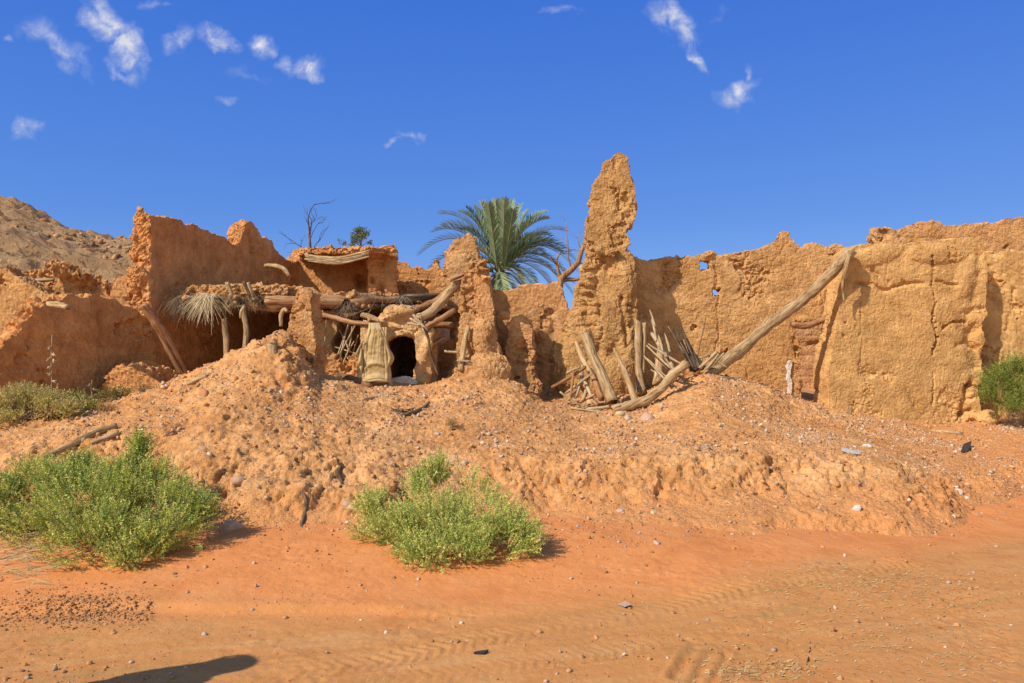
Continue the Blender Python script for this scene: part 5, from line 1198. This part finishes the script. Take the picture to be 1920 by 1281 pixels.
shrub('green_shrub', 'widest green shrub spreading over the sand at the left', 'shrub', (at(215, 1015, 5.95).x, 5.95, ground_z(at(215, 1015, 5.95).x, 5.95)),
      [(110, 912, 6.3, 50, 36, 1.), (70, 895, 6.4, 40, 25, .4), (155, 895, 6.5, 28, 34, .8), (246, 895, 6.4, 22, 36, .8), (262, 850, 6.45, 11, 24, .42), (230, 930, 6.2, 80, 45, 1.4), (300, 925, 6.2, 60, 38, .8), (340, 955, 6.0, 50, 42, 1.), (130, 960, 6.0, 80, 50, 1.4),
       (70, 1000, 5.9, 45, 34, .8), (190, 990, 5.8, 90, 45, 1.6), (150, 1038, 5.6, 60, 26, .8), (255, 1030, 5.6, 60, 32, 1.1), (310, 1000, 5.8, 60, 36, 1.), (240, 1052, 5.5, 30, 14, .3), (275, 900, 6.3, 40, 30, .5), (370, 965, 6.0, 24, 26, .3), (195, 905, 6.3, 40, 30, .35)], 8200, 30, .0145, .125, GREEN, nstem=130, up=.75)
shrub('green_shrub', 'dark green shrub cut off by the left edge beside the widest shrub', 'shrub', (at(0, 985, 6.1).x, 6.1, ground_z(at(0, 985, 6.1).x, 6.1)),
      [(8, 940, 6.2, 34, 36, 1), (15, 980, 6.1, 30, 26, .8), (-40, 950, 6.2, 50, 46, 1.5), (20, 915, 6.3, 18, 16, .3)], 2000, 28, .0140, .095, GREEN[1:]+[(.2, .27, .07)], nstem=30)
shrub('green_shrub', 'round green shrub with a tall middle tuft on the sand in the centre', 'shrub', (at(835, 1020, 5.95).x, 5.95, ground_z(at(835, 1020, 5.95).x, 5.95)),
      [(822, 895, 6.35, 12, 26, .55), (800, 912, 6.3, 22, 22, .6), (862, 905, 6.3, 30, 30, 1.), (785, 922, 6.2, 20, 18, .4), (890, 935, 6.25, 34, 26, .6), (735, 960, 6.1, 48, 26, .9), (700, 955, 6.15, 26, 18, .35), (700, 990, 6.0, 36, 34, .7), (750, 1000, 5.9, 50, 34, 1.), (830, 975, 6.0, 70, 40, 1.2),
       (920, 985, 5.9, 60, 40, 1.2), (965, 1005, 5.8, 34, 30, .6), (988, 1025, 5.7, 20, 18, .25), (865, 1025, 5.7, 70, 34, 1.3), (800, 1045, 5.55, 44, 28, .7), (770, 1035, 5.65, 26, 22, .3), (935, 1040, 5.65, 36, 20, .5), (870, 1055, 5.5, 30, 16, .25), (912, 960, 6.1, 30, 22, .4)], 5800, 30, .0140, .12, [(0.472, 0.527, 0.117), (0.589, 0.602, 0.147), (0.353, 0.439, 0.099), (0.734, 0.652, 0.209)], nstem=130, up=.75)
shrub('green_shrub', 'bright green feathery shrub at the right edge in front of the grey wall', 'shrub', (at(1900, 778, 11.2).x, 11.2, at(1900, 782, 11.2).z),
      [(1870, 720, 11.3, 26, 24, 1), (1858, 745, 11.2, 14, 16, .5), (1900, 700, 11.4, 26, 28, 1), (1910, 745, 11.2, 30, 28, 1.2), (1935, 710, 11.3, 24, 40, 1), (1895, 765, 11.1, 24, 14, .5)], 2600, 12, .030, .15, [(.27, .30, .06), (.33, .35, .075), (.18, .22, .04)], nstem=50, wide=.22, up=.9)
shrub('dry_shrub', 'pale yellow green shrub at the left edge below the shaded wall', 'shrub', (at(60, 790, 8.3).x, 8.3, ground_z(at(60, 790, 8.3).x, 8.3)),
      [(20, 762, 8.3, 36, 26, 1), (60, 755, 8.4, 34, 22, 1), (95, 762, 8.3, 32, 22, .9), (40, 742, 8.4, 16, 14, .25), (125, 770, 8.2, 20, 12, .4), (-30, 765, 8.3, 40, 26, .8), (20, 788, 8.1, 24, 12, .4)], 2600, 16, .018, .10, [(.56, .47, .14), (.64, .48, .17), (.46, .42, .12), (.68, .50, .22)], nstem=60)
shrub('dry_shrub', 'small yellowish shrub between the pale shrub and the thin dry stalk', 'shrub', (at(150, 778, 8.5).x, 8.5, ground_z(at(150, 778, 8.5).x, 8.5)),
      [(150, 765, 8.5, 20, 14, 1), (145, 752, 8.5, 8, 10, .3), (168, 770, 8.5, 10, 8, .3)], 320, 14, .02, .09, [(.54, .47, .14), (.46, .42, .12)], nstem=20)
shrub('dry_shrub', 'olive shrub in the shade behind the crest of the left slope', 'shrub', (at(215, 765, 9.4).x, 9.4, ground_z(at(215, 765, 9.4).x, 9.4)),
      [(205, 748, 9.4, 26, 14, 1), (230, 745, 9.5, 16, 14, .6)], 330, 12, .022, .1, [(.30, .24, .07), (.24, .20, .06)], nstem=20)
shrub('dry_grass', 'rust orange tuft of dry grass on the crest of the left slope', 'grass tuft', (at(272, 752, 8.9).x, 8.9, ground_z(at(272, 752, 8.9).x, 8.9)),
      [(270, 735, 8.9, 14, 14, 1), (262, 742, 8.9, 12, 10, .5)], 260, 12, .03, .12, [(.50, .24, .07), (.56, .30, .10)], nstem=40, wide=.14, up=1.)
shrub('dry_grass', 'tiny rust tuft beside the pale stones at left', 'grass tuft', (at(200, 775, 8.4).x, 8.4, ground_z(at(200, 775, 8.4).x, 8.4)), [(200, 768, 8.4, 10, 7, 1)], 90, 12, .022, .07, [(.50, .26, .08)], nstem=10, wide=.14, up=1.)
shrub('dry_grass', 'small dry tuft on the slope above the round green shrub', 'grass tuft', tuple(hit(848, 805)), [(848, 797, hit(848, 805).y, 10, 7, 1)], 120, 8, .022, .06, [(.50, .32, .12), (.42, .25, .1)], nstem=16, wide=.14, up=.8)
# withered straw at the lower left
V = []; Fc = []; T = []
for i in range(260):
    u = random.gauss(30, 38); v = 1040+random.gauss(0, 24); Z = CAMH*F/(v-CY)*.95; p0 = Vector(((u-CX)/F*Z, Z, sand_z((u-CX)/F*Z, Z)+.01))
    th = random.gauss(.2, .5); L = random.uniform(.05, .28); dd = Vector((math.cos(th), math.sin(th)*.5, random.uniform(-.02, .12)))*L; s_ = Vector((0, .3, 1))*.0022; b0 = len(V); k = random.uniform(.7, 1.1)
    m_ = p0+dd*.5+Vector((0, 0, random.uniform(0, .03))); V += [p0-s_, p0+s_, m_-s_, m_+s_, p0+dd-s_*.5, p0+dd+s_*.5]; Fc += [(b0, b0+2, b0+3, b0+1), (b0+2, b0+4, b0+5, b0+3)]; T += [sc((.56, .40, .20), k)]*6
me = mesh_np('withered_grass', np.array([tuple(v) for v in V]), Fc); colattr(me, np.array(T)); tag(add('withered_grass', me, M['straw']), 'withered straw stems lying flat below the left shrubs', 'dry grass', None, 'stuff')
def stalk(label, u, v0, v1, Z, r, tufts):
    c = at(u, v0, Z); root = empty('dry_stalk', c, label, 'stalk')
    m = MB(); m.tube([at(u+1*math.sin(i*.9), v0+(v1-v0)*i/8, Z)-c for i in range(9)], [px(r*(1-.07*i), Z) for i in range(9)], 6, .1); m.build('stem', M['twig'], root)
    s = MB()
    for (dv, side) in tufts:
        p = at(u, dv, Z); q = at(u+side*7, dv+2, Z-.03)
        for k in range(5): s.tube([p-c, (p+q)/2-c+Vector((0, 0, random.uniform(-.02, .02))), q-c+Vector((random.uniform(-.02, .02), random.uniform(-.02, .02), random.uniform(-.02, .02)))], [.004, .007, .003], 4, .2)
    s.build('seed_heads', M['twig'], root)
stalk('tall bare dry stalk with withered seed heads before the shaded left wall', 97, 755, 628, 8.35, 1.5, [(672, -1), (676, 1), (688, -1), (664, 1), (700, -1), (714, 1), (652, -1)])
stalk('short thin dry stalk right of the tall bare stalk', 172, 760, 712, 8.6, 1.1, [(722, -1), (730, 1)])
# ---- date palm
def palm():
    Z = 22.; base = at(940, 640, Z); c = Vector((base.x, Z, .4)); root = empty('date_palm', c, 'green date palm spreading its fronds behind the ruins', 'palm tree')
    top = at(938, 510, Z)-c
    t = MB(); t.tube([Vector((0, 0, -.4+(top.z+.3)*i/14)) for i in range(15)], [.24-.004*i for i in range(15)], 14, .12); t.build('trunk', M['wood_d'], root)
    tips = [(835, 400), (822, 432), (800, 470), (868, 398), (893, 392), (918, 388), (945, 381), (972, 390), (1018, 398), (1048, 430), (1068, 482), (1070, 500), (1040, 520), (1000, 528), (985, 400), (850, 470), (815, 500), (905, 400), (960, 400), (1035, 455), (1012, 470), (1000, 440), (935, 430), (870, 430), (1062, 545), (880, 520), (1020, 410), (930, 405), (1050, 505), (975, 520), (855, 520), (1025, 440), (840, 420), (880, 392), (1005, 402), (1045, 470), (1060, 520), (905, 385), (930, 383), (958, 384), (1000, 545), (1030, 540), (900, 540), (870, 545), (985, 545), (950, 548), (925, 545), (1055, 465), (990, 420), (910, 420)]
    tips += [(905, 575), (925, 590), (950, 590), (975, 580), (890, 560), (990, 565), (938, 600)]
    tips = [(938+(u-938)*1.10, 492+(v-492)*(1.06 if v < 492 else 1.)) for u, v in tips]
    for i, (u, v) in enumerate(tips):
        back = random.uniform(-1.5, 1.5)*(1-.5*abs(u-938)/130)
        tip = at(u, v, Z+back)-c; b = top+Vector((random.uniform(-.1, .1), random.uniform(-.1, .1), random.uniform(-.12, .15)))
        chord = tip-b; L = chord.length; mid = b+chord*.5+Vector((0, 0, .42*abs(chord.x)+.16*L*(1-abs(chord.z)/max(L, .1))))
        n = 46; P = []; tip = tip+Vector((0, 0, -.06*abs(chord.x)))
        for j in range(n+1):
            s_ = j/n; P.append(b*(1-s_)**2+mid*2*s_*(1-s_)+tip*s_*s_)
        r = MB(); r.tube(P[::4]+[P[-1]], [.022*(1-.8*k/12) for k in range(len(P[::4])+1)], 5, 0, True)
        f = bpy.data.objects; fr = r.build('frond', M['frond_stem'], root)
        V = []; Fc = []; T = []; g = random.choice([(.25, .32, .18), (.29, .36, .20), (.20, .27, .14), (.36, .40, .20)])
        for j in range(6, n+1):
            s_ = j/n; tg = (P[min(j+1, n)]-P[j-1]).normalized(); side = tg.cross(Vector((0, 0, 1)));
            if side.length < .2: side = tg.cross(Vector((0, 1, 0)))
            side.normalize(); upv = side.cross(tg).normalized()
            ll = .43*(math.sin(math.pi*min(1, .12+s_*.83))**.6)*random.uniform(.85, 1.1)*min(1, L/1.6)
            for sg in (-1, 1):
                dr = (side*sg*.55+tg*.80+upv*.36+Vector((random.gauss(0, .07), random.gauss(0, .07), random.gauss(0, .07)))).normalized()
                e = P[j]+dr*ll+Vector((0, 0, -.05*ll)); m_ = P[j]+dr*ll*.5; w = upv.cross(dr).normalized()*.019; b0 = len(V)
                V += [P[j]-w*.6, P[j]+w*.6, m_+w, m_-w, e]; Fc += [(b0, b0+1, b0+2, b0+3), (b0+3, b0+2, b0+4)]; k = random.uniform(.8, 1.2); T += [sc(g, k)]*5
        me = mesh_np('leaflets', np.array([tuple(v) for v in V]), Fc, False); colattr(me, np.array(T)); add('leaflets', me, M['leaf_dull'], fr)
M['leaf_dull'] = tint_material('palm_leaf', .45, .2); M['frond_stem'] = wood_material('frond_stem', (.22, .22, .09), (.34, .32, .14))
palm()
# ---- bare trees
def bare_tree(label, c, trunk_pts, seeds, depth, L0, r0, mat, name='dead_tree', green=0):
    root = empty(name, c, label, 'tree'); C0 = Vector(c)
    t = MB(); t.tube([p-C0 for p in trunk_pts], [r0*(1-.5*i/len(trunk_pts)) for i in range(len(trunk_pts))], 8, .12); t.build('trunk', mat, root)
    br = MB(); tips = []
    def grow(p, d, L, r, k):
        q = p; pts = [p]; dd = d.copy()
        for i in range(4):
            dd = (dd+Vector((random.gauss(0, .16), random.gauss(0, .16), random.gauss(.03, .14)))).normalized(); q = q+dd*L/4; pts.append(q)
            if k > 0 and i >= 1 and random.random() < .85:
                nd = (dd+Vector((random.gauss(0, .75), random.gauss(0, .6), random.gauss(.1, .5)))).normalized(); grow(q, nd, L*random.uniform(.45, .7), r*.55, k-1)
        br.tube([x-C0 for x in pts], [r*(1-.16*i) for i in range(5)], 4, .05, False); tips.append((pts[-2], pts[-1]))
    for (p, d, L, r, k) in seeds: grow(p, d.normalized(), L, r, k)
    br.build('branches', mat, root)
    if green: 
        sp = np.array([(*a, *b) for a, b in tips for _ in range(green)]); foliage_np(sp+RNG.normal(size=sp.shape)*.06, .07, 10, 'crown', root, np.array([(.17, .20, .07), (.22, .24, .09), (.13, .16, .05)]), M['leaf'], .3)
    return root
Z = 21.; tb = at(583, 640, Z); tp = [at(583, 640, Z), at(584, 520, Z), at(582, 470, Z), at(580, 440, Z)]
sd = [(tp[3], at(577, 374, Z)-tp[3], .85, .022, 2), (tp[2], at(540, 440, Z)-tp[2], .55, .018, 2), (at(581, 455, Z), at(552, 405, Z)-tp[2], .6, .018, 2), (at(581, 450, Z), at(600, 415, Z)-at(581, 450, Z), .5, .018, 2), (tp[2], at(615, 440, Z)-tp[2], .5, .015, 2), (at(580, 430, Z), at(594, 398, Z)-at(580, 430, Z), .4, .014, 2), (tp[2], at(550, 465, Z)-tp[2], .45, .014, 2)]
bare_tree('leafless dark tree with a thin spiky crown behind the upper room', (tb.x, Z, tb.z-.6), tp, sd, 2, 1, .055, M['twig_d'])
Z = 24.; tp = [at(672, 640, Z), at(674, 500, Z), at(676, 462, Z)]
sd = [(tp[2], at(u, v, Z)-tp[2], L*.62, .013, 2) for u, v, L in [(690, 435, .5), (668, 432, .5), (680, 430, .55), (698, 450, .4), (660, 450, .5), (640, 455, .6), (665, 440, .55)]]
bare_tree('small half-green tree top just above the sagging roof', (tp[0].x, Z, tp[0].z-.6), tp, sd, 2, 1, .05, M['twig_d'], 'small_tree', 3)
Z = 15.5; tp = [at(1040, 640, Z), at(1046, 560, Z), at(1052, 522, Z), at(1072, 505, Z), at(1084, 492, Z), at(1090, 470, Z), at(1096, 458, Z)]
sd = [(tp[3], at(1064, 436, Z)-tp[3], .75, .016, 1), (tp[2], at(1033, 488, Z)-tp[2], .38, .045, 1), (tp[5], at(1064, 462, Z)-tp[5], .35, .012, 1), (at(1052, 526, Z), at(1100, 530, Z)-at(1052, 526, Z), .55, .05, 0), (tp[4], at(1100, 500, Z)-tp[4], .3, .014, 1), (tp[5], at(1075, 440, Z)-tp[5], .35, .012, 1)]
bare_tree('crooked dead tree leaning behind the left edge of the tall spire', (tp[0].x, Z, tp[0].z-.8), tp, sd, 2, 1, .075, M['wood_r'])
#@@PERSON

# ================================================================== PERSON (just outside the frame; casts the shadow on the sand)
def person():
    import bmesh
    base = Vector((-3.03, 2.86, 0)); base.z = float(ground_h(np.array([base.x]), np.array([base.y]))[0])
    root = empty('person', base, 'person in a white robe and headcloth casting the long shadow on the sand', 'person')
    def skinned(nodes, edges, name, mat, par, sub=2):
        me = bpy.data.meshes.new('tmp'); bm = bmesh.new(); sk = bm.verts.layers.skin.verify(); vs = []
        for (x_, y_, z_, r) in nodes:
            v = bm.verts.new((x_, y_, z_)); rr = r if isinstance(r, tuple) else (r, r); v[sk].radius = rr; vs.append(v)
        for a, b in edges: bm.edges.new((vs[a], vs[b]))
        vs[0][sk].use_root = True
        bm.to_mesh(me); bm.free(); o = bpy.data.objects.new('tmp', me); COL.objects.link(o)
        o.modifiers.new('s', 'SKIN'); sd = o.modifiers.new('d', 'SUBSURF'); sd.levels = sub; sd.render_levels = sub
        out = bpy.data.meshes.new_from_object(o.evaluated_get(bpy.context.evaluated_depsgraph_get())); bpy.data.objects.remove(o)
        out.name = name; out.materials.clear(); out.polygons.foreach_set('use_smooth', np.ones(len(out.polygons), dtype=bool)); return add(name, out, mat, par)
    skin, _, b = material('skin'); b.inputs['Base Color'].default_value = (.36, .19, .11, 1); b.inputs['Roughness'].default_value = .55
    white, nt, b = material('robe_cloth'); pos = nt.new('ShaderNodeTexCoord').outputs['Object']
    nt.l.new(nt.ramp(nt.noise(pos, 8, 5, .6), [(.35, (.70, .68, .63)), (.65, (.80, .78, .74))]), b.inputs['Base Color'])
    nodes = [(0, 0, .95, .13), (0, 0, 1.12, .125), (0, -.01, 1.30, .135), (0, -.01, 1.42, .10), (0, 0, 1.49, .055), (0, .01, 1.54, .055), (0, .02, 1.60, .085), (0, .02, 1.68, .082)]
    edges = [(i, i+1) for i in range(7)]
    def chain(start, pts):
        p = start
        for q in pts: nodes.append(q); edges.append((p, len(nodes)-1)); p = len(nodes)-1
        return p
    for sx in (-1, 1):
        chain(0, [(sx*.09, 0, .85, .09), (sx*.10, .01, .48, .062), (sx*.10, -.01, .12, .045), (sx*.10, .02, .045, .042), (sx*.11, .14, .03, .034)])
        w = chain(3, [(sx*.17, -.01, 1.40, .06), (sx*.22, -.01, 1.14, .045), (sx*.23, .06, .90, .034), (sx*.235, .075, .85, (.035, .02))])
        for k, (dx, L) in enumerate([(-.024, .070), (-.008, .080), (.008, .075), (.024, .060)]):
            chain(w, [(sx*.235, .075+dx, .80, .0095), (sx*.232, .082+dx, .80-L*.5, .0085), (sx*.222, .09+dx, .80-L, .0065)])
        chain(w, [(sx*.215, .105, .825, .011), (sx*.20, .12, .79, .009), (sx*.195, .122, .765, .007)])
    body = skinned(nodes, edges, 'body', skin, root)
    f = MB(); f.tube([Vector((0, .095, 1.655)), Vector((0, .118, 1.625)), Vector((0, .105, 1.61))], [.010, .016, .012], 8); f.build('nose', skin, root)
    dark, _, b = material('dark_hair'); b.inputs['Base Color'].default_value = (.02, .015, .012, 1)
    e = MB()
    for sx in (-1, 1): e.tube([Vector((sx*.022, .098, 1.655)), Vector((sx*.045, .088, 1.655))], [.007, .007], 8)
    e.build('eyes', dark, root)
    mo = MB(); mo.tube([Vector((-.03, .085, 1.575)), Vector((0, .102, 1.578)), Vector((.03, .085, 1.575))], [.009, .012, .009], 8); mo.build('moustache', dark, root)
    # robe: one continuous surface with soft vertical folds
    V = []; n = 48; rows = [(1.47, .075, .07), (1.45, .12, .09), (1.41, .19, .11), (1.34, .205, .125), (1.2, .20, .135), (1.0, .205, .15), (.8, .215, .17), (.55, .235, .19), (.3, .26, .21), (.10, .285, .225)]
    for (zz_, a, b2) in rows:
        for k in range(n):
            th = 2*math.pi*k/n; fo = 1+.05*math.sin(th*7+zz_*2)*max(0, 1.2-zz_); V.append((a*math.cos(th)*fo, b2*math.sin(th)*fo, zz_))
    Fc = [(j*n+k, j*n+(k+1) % n, (j+1)*n+(k+1) % n, (j+1)*n+k) for j in range(len(rows)-1) for k in range(n)]
    add('robe', mesh_np('robe', np.array(V), Fc), white, root)
    s = MB()
    for sx in (-1, 1): s.tube([Vector((sx*.14, -.01, 1.42)), Vector((sx*.20, -.01, 1.30)), Vector((sx*.225, -.005, 1.12)), Vector((sx*.235, .06, .92))], [.085, .08, .075, .075], 16, 0, False)
    s.build('sleeves', white, root)
    # headcloth falling to the shoulders, open at the face
    V = []; rows = [(1.765, .012, 0), (1.755, .06, 0), (1.72, .10, 0), (1.67, .117, .0), (1.60, .122, .75), (1.52, .135, .8), (1.44, .19, .85), (1.36, .22, .9)]
    for (zz_, r, op) in rows:
        for k in range(41):
            th = math.pi/2+op*.75+(2*math.pi-2*op*.75)*k/40; V.append((r*1.02*math.cos(th), .015+r*(.98 if zz_ > 1.5 else .72)*math.sin(th)-.01, zz_+.006*math.sin(th*9)))
    Fc = [(j*41+k, j*41+k+1, (j+1)*41+k+1, (j+1)*41+k) for j in range(len(rows)-1) for k in range(40)]
    add('headcloth', mesh_np('headcloth', np.array(V), Fc), white, root)
    rg = MB(); rg.tube([Vector((.112*math.cos(t), .01+.112*math.sin(t), 1.715)) for t in np.linspace(0, 2*math.pi, 33)], [.011]*33, 8, 0, False); rg.build('head_cord', dark, root)
person()
